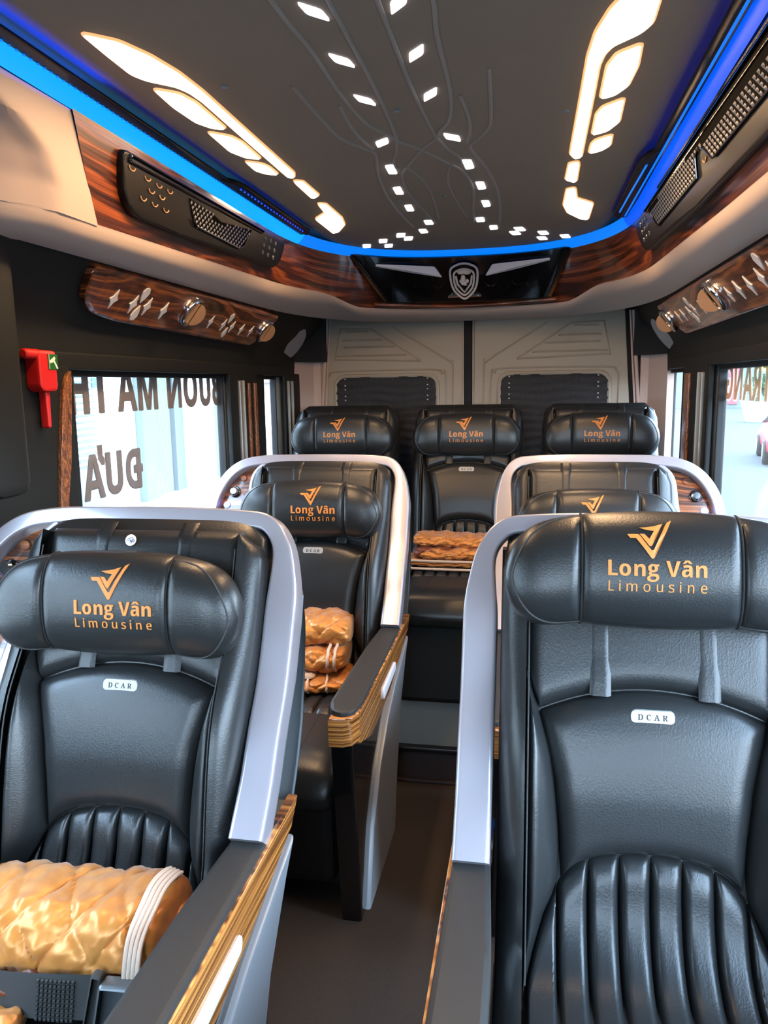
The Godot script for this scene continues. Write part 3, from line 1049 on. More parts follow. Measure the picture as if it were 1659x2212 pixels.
func build_ceiling() -> void:
	var ce := struct("ceiling", "gray brown moulded ceiling with raised ridges between the small lights")
	var ring := []
	for z in [ZF, -3.8]:
		var r := PackedVector3Array()
		for q in [[-0.95, 2.0], [-0.605, 2.0], [-0.575, 1.992], [-0.545, 1.975], [-0.51, CY], [0.51, CY], [0.545, 1.975], [0.575, 1.992], [0.605, 2.0], [0.95, 2.0], [0.95, 2.12], [-0.95, 2.12]]: r.append(Vector3(q[0], q[1], z))
		ring.append(r)
	obj("headlining", Geo.new().loft(ring), M.ceiling, ce)
	var lines := [
		[[-0.128, -0.9], [-0.122, -1.277], [-0.113, -1.419], [-0.11, -1.675], [-0.093, -1.836], [-0.061, -1.917], [-0.048, -1.965], [-0.002, -2.047], [0.051, -2.178], [0.088, -2.289], [0.099, -2.491], [0.08, -2.768], [0.07, -2.95]],
		[[-0.04, -0.9], [-0.036, -1.437], [-0.036, -1.676], [-0.046, -1.932], [-0.055, -2.0], [-0.066, -2.06], [-0.085, -2.13], [-0.09, -2.2]],
		[[-0.193, -1.576], [-0.184, -1.845], [-0.171, -1.935], [-0.137, -2.014], [-0.122, -2.068], [-0.152, -2.259], [-0.172, -2.514], [-0.171, -2.771], [-0.161, -3.0]],
		[[-0.061, -2.192], [-0.037, -2.336], [-0.033, -2.531], [-0.05, -2.873]],
		[[-0.128, -1.7], [-0.135, -1.85], [-0.13, -1.95], [-0.118, -2.02]],
	]
	for l in lines:
		for s in [1, -1]:
			var p := PackedVector3Array()
			for q in l: p.append(Vector3(q[0] * s - 0.006, CY + 0.001, q[1]))
			obj("ridge", Geo.new().tube(smooth(p, 6), 0.0048, 8, false, 1.0), M.ridge, ce)
	for q in [[-0.02, -1.76], [0.001, -2.55], [-0.15, -2.57], [0.14, -2.57], [0.34, -1.85], [-0.33, -1.55]]:
		obj("screw_cap", Geo.new().cyl(Vector3(q[0], CY + 0.001, q[1]), Vector3(0, -1, 0), 0.008, 0.004, 0.001, 14), M.frame_gray, ce)
	# small diamond lights: two chains down the middle, fanning out at the back
	var led := [[0.068, -1.29, 0], [0.0685, -1.48, 0], [0.0685, -1.682, 0], [0.086, -1.968, 1], [0.1055, -2.208, 2], [0.125, -2.443, 2], [0.1275, -2.681, 2], [0.094, -2.928, 3], [0.1345, -3.082, 3], [0.232, -3.141, 4], [0.213, -3.216, 4], [0.3225, -3.242, 4], [0.32, -3.357, 4], [0.411, -3.338, 4]]
	var nth := ["first", "second", "third", "fourth", "fifth", "sixth", "seventh", "eighth", "ninth", "tenth", "eleventh", "twelfth", "thirteenth", "last"]
	for s in [-1, 1]:
		for i in led.size():
			var q: Array = led[i]
			var t := thing("diamond_light", "%s small white diamond ceiling light from the front in the %s chain" % [nth[i], "left" if s < 0 else "right"], "ceiling light", Vector3(q[0] * s - 0.006, CY, q[1]), "diamond ceiling lights")
			var sh: PackedVector2Array
			match q[2]:
				0: sh = V2([[-0.018, -0.036], [0.013, -0.003], [0.018, 0.036], [-0.013, 0.003]])
				1: sh = V2([[0.018, -0.036], [-0.016, -0.006], [-0.019, 0.034], [0.016, 0.006]])
				2: sh = V2([[0.013, 0.045], [-0.011, 0.04], [-0.014, -0.04], [0.01, -0.045]])
				3: sh = V2([[-0.014, 0.035], [0.014, 0.035], [0.015, -0.035], [-0.015, -0.035]])
				_: sh = V2([[0.024, -0.036], [-0.01, -0.036], [-0.024, 0.034], [0.01, 0.036]])
			if q[2] == 2:
				for j in sh.size(): sh[j].x = -sh[j].x
			for j in sh.size(): sh[j].x *= s
			obj("lens", Geo.new().prism(Geo.rounded(sh, 0.007, 2), -0.002, 0.0035, 0.0012, func(v): return Vector3(v.x, -v.z, v.y)), M.led_glow, t)
	# the two large lamps
	var tipped := [[0.464, -1.275], [0.42, -1.315], [0.395, -1.38], [0.379, -1.46], [0.373, -1.555], [0.373, -1.77], [0.372, -2.17], [0.386, -2.215], [0.402, -2.205], [0.398, -1.75], [0.396, -1.61], [0.401, -1.555], [0.413, -1.52], [0.455, -1.477], [0.468, -1.445], [0.467, -1.36]]
	var panes := [
		[[0.462, -1.525], [0.424, -1.557], [0.412, -1.611], [0.414, -1.78], [0.442, -1.765], [0.462, -1.72], [0.468, -1.624]],
		[[0.463, -1.793], [0.424, -1.832], [0.414, -1.88], [0.416, -2.022], [0.45, -1.998], [0.469, -1.94]],
		[[0.463, -2.034], [0.428, -2.065], [0.42, -2.1], [0.42, -2.175], [0.45, -2.155], [0.467, -2.118]],
		[[0.396, -2.246], [0.374, -2.257], [0.372, -2.43], [0.396, -2.46], [0.404, -2.452], [0.401, -2.28]],
		[[0.402, -2.53], [0.381, -2.544], [0.38, -2.76], [0.398, -2.88], [0.45, -3.0], [0.478, -3.015], [0.476, -2.77], [0.468, -2.745], [0.417, -2.67], [0.408, -2.56]]]
	for s in [-1, 1]:
		var t := thing("ceiling_lamp", "large warm white ceiling lamp of curved panes on the %s of the ceiling" % ("left" if s < 0 else "right"), "ceiling lamp")
		var all := [tipped]
		all.append_array(panes)
		for q in all:
			var poly := Geo.rounded(V2(q), 0.012, 3)
			var ff := func(v): return Vector3(s * v.x - 0.006, CY - v.z, v.y)
			obj("lens", Geo.new().prism(poly, 0.0, 0.007, 0.003, ff), M.lamp_glow, t)
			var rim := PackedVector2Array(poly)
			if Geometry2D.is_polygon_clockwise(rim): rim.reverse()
			obj("lens_halo", Geo.new().prism(Geo.inset(rim, -0.004), -0.002, 0.004, 0.002, ff), M.painted_halo, t)  # glowing rim added to stand for the soft halo round the lens


# ---------------------------------------------------------------- windows
func build_windows() -> void:
	# [side, number, glass from, glass to, label]
	for q in [[-1, 1, -2.90, -1.87, "wide left window with mirrored brown lettering on its glass"], [-1, 2, -3.55, -3.34, "narrow rearmost window on the left"], [1, 3, -2.87, -1.75, "wide right window with gold lettering on its glass"], [1, 4, -3.82, -3.40, "narrow rearmost window on the right"], [-1, 5, -1.25, 0.3, "left front passenger window beside the first seat"], [-1, 6, 1.0, 1.9, "left cab door window"], [1, 7, 0.7, 1.9, "right cab door window"]]:
		var s: int = q[0]
		var w := struct("window_%d" % q[1], q[4])
		var g := Geo.new().box(Vector3(s * 0.938, 1.115, (q[2] + q[3]) / 2.0), Vector3(0.004, 0.64, q[3] - q[2]))
		obj("glass", g, M.glass, w)
		g = Geo.new()
		for y in [0.805, 1.425]: g.box(Vector3(s * 0.93, y, (q[2] + q[3]) / 2.0), Vector3(0.03, 0.016, q[3] - q[2]), 0.004)
		for z in [q[2], q[3]]: g.box(Vector3(s * 0.93, 1.115, z), Vector3(0.03, 0.64, 0.012), 0.004)
		obj("frame", g, M.matt_black, w)
		if q[1] in [1, 2, 3, 4]:
			var ext: Array = {1: [-3.01, -2.905], 2: [-3.70, -3.555], 3: [-3.09, -2.875], 4: [-3.95, -3.84]}[q[1]]
			obj("sliding_frame", Geo.new().box(Vector3(s * 0.925, 1.115, (ext[0] + ext[1]) / 2.0), Vector3(0.016, 0.63, ext[1] - ext[0]), 0.003), M.frame_gray, w)
			if q[1] == 4: obj("divider", Geo.new().box(Vector3(s * 0.925, 1.115, -3.83), Vector3(0.03, 0.63, 0.03), 0.004), M.matt_black, w)
			for z in ({1: [-2.98, -3.02], 2: [-3.63, -3.69], 3: [-2.94, -3.0], 4: []}[q[1]]):
				obj("rail", Geo.new().box(Vector3(s * 0.878, 1.10, z), Vector3(0.014, 0.62, 0.014), 0.004), M.rail if z in [-2.98, -2.94] else M.frame_gray, w)
	var gw := Geo.new().box(Vector3(0, 1.4, ZF + 0.05), Vector3(1.62, 0.92, 0.005))
	var ws := struct("window_8", "windscreen at the front of the van")
	obj("glass", gw, M.glass, ws)
	# lettering, made to be read from the street
	var lt := thing("window_lettering", "brown window lettering in two lines seen from behind on the left window", "lettering")
	for l in [["BUÔN MA TH", -2.945, -1.895, 1.317, 0.13], ["ĐUA", -2.268, -1.932, 1.074, 0.122]]:
		var t := word(l[0], l[2] - l[1], true, l[4])
		var zc: float = (l[1] + l[2]) / 2.0
		var y0: float = l[3]
		obj("letters", Geo.new().add_tris(t, func(v): return Vector3(-0.9415 - v.z * 0.0015, y0 + v.y, zc + v.x)), M.letter_brown, lt)
		if l[0] == "ĐUA":   # the horn of the second letter
			obj("letter_horn", Geo.new().prism(V2([[-2.045, 1.165], [-2.028, 1.165], [-2.012, 1.185], [-2.01, 1.225], [-2.038, 1.225], [-2.036, 1.195], [-2.046, 1.185]]), 0.0, 0.0015, 0.0, func(v): return Vector3(-0.9415 - v.z, v.y, v.x)), M.letter_brown, lt)
		var e := Geo.new()
		for k in 8:
			var d := Vector2.from_angle(TAU * k / 8.0) * 0.0035
			e.add_tris(t, func(v): return Vector3(-0.9432 - v.z * 0.001, y0 + v.y + d.y, zc + v.x + d.x))
		obj("outline", e, M.letter_edge, lt)
	var rt := thing("window_lettering", "gold window lettering with white outline seen from behind on the right window", "lettering")
	var t2 := word("NHA TRANG", 0.88, true, 0.118)
	obj("letters", Geo.new().add_tris(t2, func(v): return Vector3(0.9415 + v.z * 0.0015, 1.316 + v.y, -2.44 - v.x)), M.letter_gold, rt)
	var e2 := Geo.new()
	for k in 10:
		var d := Vector2.from_angle(TAU * k / 10.0) * 0.007
		e2.add_tris(t2, func(v): return Vector3(0.9432 + v.z * 0.001, 1.316 + v.y + d.y, -2.44 - v.x + d.x))
	obj("outline", e2, M.letter_white, rt)


# ---------------------------------------------------------------- the street
func build_outside() -> void:
	var gr := struct("ground", "street and pavement outside the van")
	obj("road", boxes(Geo.new(), [[-4.6, 40.0, -0.75, -0.65, -90.0, 30.0]]), M.asphalt, gr)
	obj("pavement", boxes(Geo.new(), [[-12.0, -4.6, -0.75, -0.6, -90.0, 30.0]]), M.paving, gr)
	# left: a row of house fronts
	var h := thing("white_house_front", "sunlit white house front with stair slats and roller gate outside left window", "building")
	var x0 := -6.5
	obj("wall", boxes(Geo.new(), [[x0 - 0.3, x0, -0.6, 5.0, -12.5, -6.0]]), M.plaster, h)
	for i in 26:
		obj("slat", Geo.new().box(Vector3(x0 + 0.05, -0.2 + 0.1 * i, -10.85), Vector3(0.1, 0.035, 0.5), 0.008), M.plaster_gray, h)
	obj("column", Geo.new().box(Vector3(x0 - 0.05, 2.0, -12.76), Vector3(0.4, 5.4, 0.5), 0.02), M.plaster_gray, h)
	obj("niche", boxes(Geo.new(), [[x0 - 0.8, x0 - 0.5, -0.6, 5.0, -13.3, -13.0]]), M.shade_dark, h)
	obj("house_number", Geo.new().box(Vector3(x0 + 0.02, 1.5, -11.25), Vector3(0.02, 0.16, 0.14), 0.004), M.sign_blue, h)
	var h2 := thing("gray_house_front", "pale gray house front with a ribbed green roller gate and white columns", "building")
	for i in 15: obj("gate_rib", Geo.new().box(Vector3(x0 - 0.1, 1.0, -13.27 - 0.05 * i), Vector3(0.06, 3.2, 0.04), 0.008), M.gate_green, h2)
	obj("gate_backing", boxes(Geo.new(), [[x0 - 0.3, x0 - 0.14, -0.6, 2.6, -14.05, -13.2]]), M.plaster_gray, h2)
	obj("wall", boxes(Geo.new(), [[x0 - 0.3, x0, -0.6, 5.0, -14.42, -14.05], [x0 - 0.3, x0, 2.6, 5.0, -14.05, -13.2]]), M.plaster_gray, h2)
	for z in [-14.65, -15.2]: obj("column", Geo.new().box(Vector3(x0 + 0.05, 2.0, z), Vector3(0.4, 5.4, 0.42), 0.02), M.plaster, h2)
	obj("side_wall", boxes(Geo.new(), [[x0 - 0.4, x0 - 0.1, -0.6, 5.0, -17.2, -15.4]]), M.plaster_gray, h2)
	var h3 := thing("white_shop_front", "white shop front farther along with a tan awning seen through the narrow left window", "building")
	obj("wall", boxes(Geo.new(), [[x0 - 0.3, x0, -0.6, 6.0, -30.0, -17.2]]), M.plaster, h3)
	obj("awning", Geo.new().box(Vector3(x0 + 0.4, 1.55, -19.5), Vector3(0.8, 0.12, 3.0), 0.02), M.paving, h3)
	obj("blind", Geo.new().box(Vector3(x0 + 0.03, 0.9, -20.2), Vector3(0.06, 0.5, 0.5), 0.01), M.paving, h3)
	var tp := thing("tarp_bundle", "pale blue tarpaulin covered bundle on the pavement outside left window", "bundle", Vector3(-5.6, -0.6, -9.1))
	obj("cover", Geo.new().ball(Vector3(0, 0.35, 0), Vector3(0.45, 0.62, 0.55), 20), M.tarp, tp)
	# right: distant row of fronts, potted shrub, red car
	var hr := thing("far_house_row", "row of pale distant house fronts across the street to the right", "building")
	for q in [[9.0, 12.0, "plaster_gray", 5.0], [12.0, 14.6, "plaster", 4.0], [14.6, 19.0, "plaster_gray", 6.0], [19.0, 30.0, "plaster", 5.0]]:
		obj("front", boxes(Geo.new(), [[q[0], q[1], -0.65, q[3], -62.5, -62.0]]), M[q[2]], hr)
	for q in [[14.9, 15.6, -0.4, 2.6, "sign_red"], [16.8, 18.0, 0.5, 2.4, "sign_yellow"], [13.0, 14.0, 0.2, 2.2, "shade_dark"]]:
		obj("banner", boxes(Geo.new(), [[q[0], q[1], q[2], q[3], -61.95, -61.85]]), M[q[4]], hr)
	var po := thing("potted_shrub", "round leafy shrub in a big white pot across the street", "plant", Vector3(11.2, -0.65, -40.0))
	obj("pot", Geo.new().cyl(Vector3.ZERO, Vector3.UP, 0.62, 1.0, 0.06, 24, 0.85), M.pot, po)
	var fo := Geo.new()
	var rng := RandomNumberGenerator.new()
	rng.seed = 4
	for i in 60:
		var d := Vector3(rng.randf_range(-1, 1), rng.randf_range(-0.6, 1), rng.randf_range(-1, 1)).normalized()
		fo.ball(Vector3(0, 1.75, 0) + d * rng.randf_range(0.2, 0.7), Vector3.ONE * rng.randf_range(0.12, 0.26), 8)
	stuff(obj("foliage", fo, M.leaf, po))
	car()
	# left of the frame and behind: plain fronts that close the street
	var hc := thing("corner_house_front", "white house front standing left of the van beside its front seats", "building")
	obj("wall", boxes(Geo.new(), [[x0 - 0.3, x0, -0.6, 5.0, -6.0, 12.0]]), M.plaster, hc)


func car() -> void:
	var c := thing("car", "small red hatchback driving on the street outside the right window", "car", Vector3(6.95, -0.65, -20.9))
	c.rotation.y = deg_to_rad(-12)
	var w := 0.84
	var prof := [[-1.9, 0.35, 0.62], [-1.85, 0.22, 0.78], [-1.2, 0.2, 0.92], [-0.75, 0.2, 1.0], [0.9, 0.2, 1.0], [1.6, 0.2, 0.98], [1.85, 0.25, 0.9], [1.92, 0.4, 0.75]]
	var rings := []
	for q in prof:
		var r := PackedVector3Array()
		for k in 20:
			var a := TAU * k / 20.0
			r.append(Vector3(spow(cos(a), 0.45) * w, (q[1] + q[2]) / 2.0 + spow(sin(a), 0.45) * (q[2] - q[1]) / 2.0, q[0]))
		rings.append(r)
	obj("body", Geo.new().loft(rings), M.car_red, c, 50)
	rings = []
	for q in [[-0.8, 0.95, 0.82], [-0.35, 1.38, 0.68], [0.3, 1.48, 0.66], [1.0, 1.44, 0.66], [1.5, 1.2, 0.7], [1.75, 0.95, 0.78]]:
		var r := PackedVector3Array()
		for k in 16:
			var a := TAU * k / 16.0
			r.append(Vector3(spow(cos(a), 0.5) * q[2], lerpf(0.9, q[1], 0.5 + 0.5 * spow(sin(a), 0.5)), q[0]))
		rings.append(r)
	obj("cabin_glass", Geo.new().loft(rings), M.car_glass, c, 50)
	obj("roof", Geo.new().box(Vector3(0, 1.46, 0.5), Vector3(1.2, 0.06, 1.2), 0.025), M.car_red, c)
	for x in [-1, 1]:
		for z in [-1.2, 1.15]:
			var wh := obj("wheel", Geo.new().cyl(Vector3(x * 0.72, 0.3, z), Vector3(x, 0, 0), 0.3, 0.17, 0.04, 28), M.tyre, c)
			obj("hub", Geo.new().cyl(Vector3(x * 0.875, 0.3, z), Vector3(x, 0, 0), 0.19, 0.02, 0.006, 20), M.hub, wh)
		obj("headlight", Geo.new().box(Vector3(x * 0.6, 0.72, -1.84), Vector3(0.34, 0.16, 0.1), 0.03), M.white_gloss, c)
	obj("bumper", Geo.new().box(Vector3(0, 0.38, -1.9), Vector3(1.5, 0.2, 0.12), 0.04), M.shade_dark, c)


# ---------------------------------------------------------------- seats
const BACK := [[0.30, 0.09], [0.45, 0.078], [0.60, 0.05], [0.70, 0.027], [0.80, -0.003], [0.87, -0.03], [0.95, -0.06], [1.1, -0.122], [1.2, -0.16]]

func back_z(y: float) -> float:
	return lut(BACK, y)


var SURF := PackedVector3Array()   # (w, y, z) of the seat lining: w is the height on the back and runs on along the seat

func surf(w: float) -> Vector2:
	if SURF.is_empty():
		SURF = smooth(V3([[0.0, 0.43, 0.53], [0.1, 0.43, 0.43], [0.2, 0.428, 0.348], [0.30, 0.424, 0.248], [0.36, 0.427, 0.188], [0.40, 0.437, 0.148], [0.44, 0.458, 0.112], [0.48, 0.487, 0.088], [0.52, 0.521, 0.07], [0.56, 0.56, 0.0575], [0.62, 0.62, 0.0454]]), 6)
	if w >= 0.619: return Vector2(w, back_z(w))
	for i in SURF.size() - 1:
		if w <= SURF[i + 1].x:
			var t := clampf((w - SURF[i].x) / (SURF[i + 1].x - SURF[i].x), 0.0, 1.0)
			return Vector2(lerpf(SURF[i].y, SURF[i + 1].y, t), lerpf(SURF[i].z, SURF[i + 1].z, t))
	return Vector2(w, back_z(w))


func surf_at(x: float, w: float, h: float) -> Vector3:
	var a := surf(w)
	var d := (surf(w + 0.006) - surf(w - 0.006)).normalized()
	return Vector3(x, a.x - d.y * h, a.y + d.x * h)


func bulge(w: float) -> float:   # how far the side bolsters stand out
	return 0.048 * smoothstep(0.32, 0.52, w) * (1.0 - smoothstep(0.74, 0.98, w))


func arc_top(x: float) -> float:
	var a := absf(x)
	return 0.866 - 1.15 * x * x if a < 0.185 else lerpf(0.8266, 0.893, minf(1.0, (a - 0.185) / 0.02))


func arc_low(x: float) -> float:
	return 0.608 - 1.2 * x * x - 2700.0 * pow(x, 6)


func puff(d: float, r: float) -> float:
	return sqrt(1.0 - pow(1.0 - clampf(d / r, 0.0, 1.0), 2.0))


# a stuffed panel: place(s, t) gives x and y for s, t in 0..1
func pad(place: Callable, ns: int, nt: int, h: float, r: float, lift := 0.0, extra = null, rt := 0.0) -> Geo:
	var rows := []
	for j in nt + 1:
		var t := 0.5 - 0.5 * cos(PI * j / nt)
		t = lerpf(t, float(j) / nt, 0.4)
		var row := PackedVector3Array()
		for i in ns + 1:
			var s := 0.5 - 0.5 * cos(PI * i / ns)
			s = lerpf(s, float(i) / ns, 0.4)
			var p: Vector2 = place.call(s, t)
			var w := (place.call(1.0, t) as Vector2).distance_to(place.call(0.0, t))
			var l := (place.call(s, 1.0) as Vector2).distance_to(place.call(s, 0.0))
			var d := minf(minf(s, 1.0 - s) * w, minf(t, 1.0 - t) * l)
			var up := puff(d, r)
			if rt > 0.0: up = puff(minf(s, 1.0 - s) * w, r) * puff(minf(t, 1.0 - t) * l, rt)
			var z := -0.016 + (h + 0.016) * up + lift
			if extra != null: z += extra.call(p, s, t) * up
			row.append(surf_at(p.x, p.y, z))
		rows.append(row)
	return Geo.new().sheet(rows, Vector3(0, 0, 1))


var shared := {}

func shared_mesh(key: String, make: Callable, crease := 60.0) -> Mesh:
	if not shared.has(key): shared[key] = (make.call() as Geo).mesh(crease)
	return shared[key]


func backrest(o: Node3D, aside := 0.0) -> void:
	var base := func() -> Geo:
		var rings := []
		for i in 25:
			var y := lerpf(0.32, 1.12, i / 24.0)
			var e := clampf((y - 1.06) / 0.06, 0.0, 1.0)
			var hw := 0.248 - 0.045 * (1.0 - sqrt(1.0 - e * e))
			var hd := 0.044 - 0.022 * (1.0 - sqrt(1.0 - pow(clampf((y - 1.08) / 0.04, 0, 1), 2)))
			var r := PackedVector3Array()
			for k in 36:
				var a := TAU * k / 36.0
				r.append(Vector3(spow(cos(a), 0.3) * hw, y, back_z(y) - 0.058 + spow(sin(a), 0.3) * hd))
			rings.append(r)
		return Geo.new().loft(rings)
	var b := same("backrest", shared_mesh("back", base, 70), M.leather_side, o, Transform3D(Basis(), Vector3(aside, 0, 0)))
	var center := func(s, t):
		var hw := lut([[0.0, 0.145], [0.3, 0.15], [0.6, 0.16], [1.0, 0.185]], t)
		var x := lerpf(-hw, hw, s)
		return Vector2(x, lerpf(arc_low(x), arc_top(x), t))
	same("lumbar_panel", shared_mesh("center", func(): return pad(center, 32, 32, 0.018, 0.035, 0.0, func(p, s, t): return 0.008 * sin(PI * t))), M.leather, b)
	for k in range(-4, 4):
		var x0 := -0.2 + 0.05 * (k + 4)
		var fl := func(s, t):
			var x := lerpf(x0, x0 + 0.05, s)
			return Vector2(x, lerpf(0.13, arc_low(x), t))
		same("flute", shared_mesh("flute%d" % k, func(): return pad(fl, 12, 34, 0.011, 0.013, 0.0, null, 0.05)), M.leather, b)
	var upper := func(s, t):
		var x := lerpf(-0.205, 0.205, s)
		return Vector2(x, lerpf(arc_top(x), 1.108, t))
	same("upper_panel", shared_mesh("upper", func(): return pad(upper, 30, 16, 0.008, 0.03)), M.leather, b)
	for s0 in [-1, 1]:
		var inner := [[0.0, 0.205, 0.358], [0.1, 0.19, 0.438], [0.19, 0.171, 0.505], [0.28, 0.152, 0.549], [0.4, 0.147, 0.60], [0.6, 0.152, 0.69], [0.78, 0.163, 0.765], [0.9, 0.184, 0.83], [1.0, 0.205, 0.893]]
		var cres := func(s, t):
			var xi := 0.0
			var y := 0.0
			for i in inner.size() - 1:
				if t <= inner[i + 1][0]:
					var f: float = (t - inner[i][0]) / (inner[i + 1][0] - inner[i][0])
					var a: Array = inner[maxi(i - 1, 0)]
					var d: Array = inner[mini(i + 2, inner.size() - 1)]
					xi = cubic_interpolate(inner[i][1], inner[i + 1][1], a[1], d[1], f)
					y = lerpf(inner[i][2], inner[i + 1][2], f)
					break
			return Vector2(s0 * lerpf(minf(xi, 0.204), 0.206, s), y)
		same("bolster", shared_mesh("bolster%d" % s0, func(): return pad(cres, 18, 36, 0.026, 0.022, 0.0, func(p, s, t): return (0.012 * s + bulge(p.y) * s))), M.leather, b)
		# outer gusset: rounds from the front seam back along the side
		var gus := func() -> Geo:
			var rows := []
			for j in 45:
				var w := lerpf(0.12, 1.1, j / 44.0)
				var e := clampf((w - 1.045) / 0.055, 0.0, 1.0)
				var pull := 0.046 * (1.0 - sqrt(1.0 - e * e))
				var row := PackedVector3Array()
				for i in 13:
					var a := PI / 2 * 1.15 * i / 12.0
					row.append(surf_at(s0 * (0.206 + (0.046 - pull) * sin(minf(a, PI / 2))), w, -0.022 + (0.046 + bulge(w)) * cos(a) - 0.06 * maxf(0.0, i - 8.0) / 4.0))
				rows.append(row)
			return Geo.new().sheet(rows, Vector3(s0, 0, 1))
		same("side_gusset", shared_mesh("gusset%d" % s0, gus), M.leather_side, b)
		var st := func() -> Geo:
			var g := Geo.new()
			for off in [-0.006, 0.006]:
				var p := PackedVector3Array()
				for j in 40:
					var w := lerpf(0.37, 1.07, j / 39.0)
					p.append(surf_at(s0 * (0.2075 + off), w, 0.0235 + bulge(w) * 0.97 - absf(off) * 0.25))
				g.tube(p, 0.0013, 5)
			return g
		same("stitching", shared_mesh("stitch%d" % s0, st), M.stitch, b)
	# headrest straps
	for x in [-0.082, 0.093]:
		var g := func() -> Geo:
			var rows := []
			for j in 15:
				var y := lerpf(0.857, 1.118, j / 14.0)
				var row := PackedVector3Array()
				for i in 7:
					var s := i / 6.0
					row.append(Vector3(x + lerpf(-0.0175, 0.0175, s), y, back_z(y) + 0.006 + 0.0035 * puff(minf(s, 1.0 - s), 0.2) + (0.002 if y < 0.905 else 0.0) - (0.02 if y > 1.112 else 0.0)))
				rows.append(row)
			return Geo.new().sheet(rows, Vector3(0, 0, 1))
		same("strap", shared_mesh("strap%f" % x, g), M.leather_side, b)
	# metal badge
	var bz := back_z(0.834) + 0.0185 + 0.003
	var bp := Geo.rounded(V2([[-0.035, -0.0105], [0.035, -0.0105], [0.035, 0.0105], [-0.035, 0.0105]]), 0.0105, 5)
	var bd := same("badge", shared_mesh("badge", func(): return Geo.new().prism(bp, -0.004, 0.003, 0.0015, func(v): return Vector3(v.x, 0.834 + v.y, bz + v.z + v.y * -0.33)), 30), M.badge, b)
	var wd := func() -> Geo:
		var g := Geo.new()
		var i := 0
		for ch in ["D", "C", "A", "R"]:
			var t := word(ch, 0.0, true, 0.0088, true)
			g.add_tris(t, func(v): return Vector3(v.x - 0.0195 + 0.013 * i, 0.8296 + v.y, bz + 0.0028 + v.z * 0.0006 - (v.y - 0.0044) * 0.33))
			i += 1
		return g
	same("badge_lettering", shared_mesh("dcar", wd, 20), M.ink, bd)


func pillow_hh(x: float) -> float:
	var a := absf(x)
	if a < 0.123: return 0.098 - 0.006 * pow(a / 0.123, 2)
	return 0.0915 * pow(maxf(0.0, 1.0 - pow((a - 0.123) / 0.124, 3.6)), 0.46)


func pillow_t(x: float) -> float:
	var a := absf(x)
	var t := 0.062 - 0.002 * pow(a / 0.123, 2)
	if a > 0.123: t = 0.06 * pow(maxf(0.0, 1.0 - pow((a - 0.123) / 0.126, 3.4)), 0.42)
	return t - 0.009 * exp(-pow((a - 0.123) / 0.0055, 2))


func pillow_z(x: float, y: float) -> float:
	var k := clampf(absf(y - pillow_yc(x)) / maxf(pillow_hh(x), 0.001), 0.0, 0.999)
	return pillow_t(x) * pow(1.0 - pow(k, 2.3), 1.0 / 2.3)


func pillow_yc(x: float) -> float:
	return -0.018 * pow(clampf((absf(x) - 0.12) / 0.12, 0.0, 1.0), 1.0)


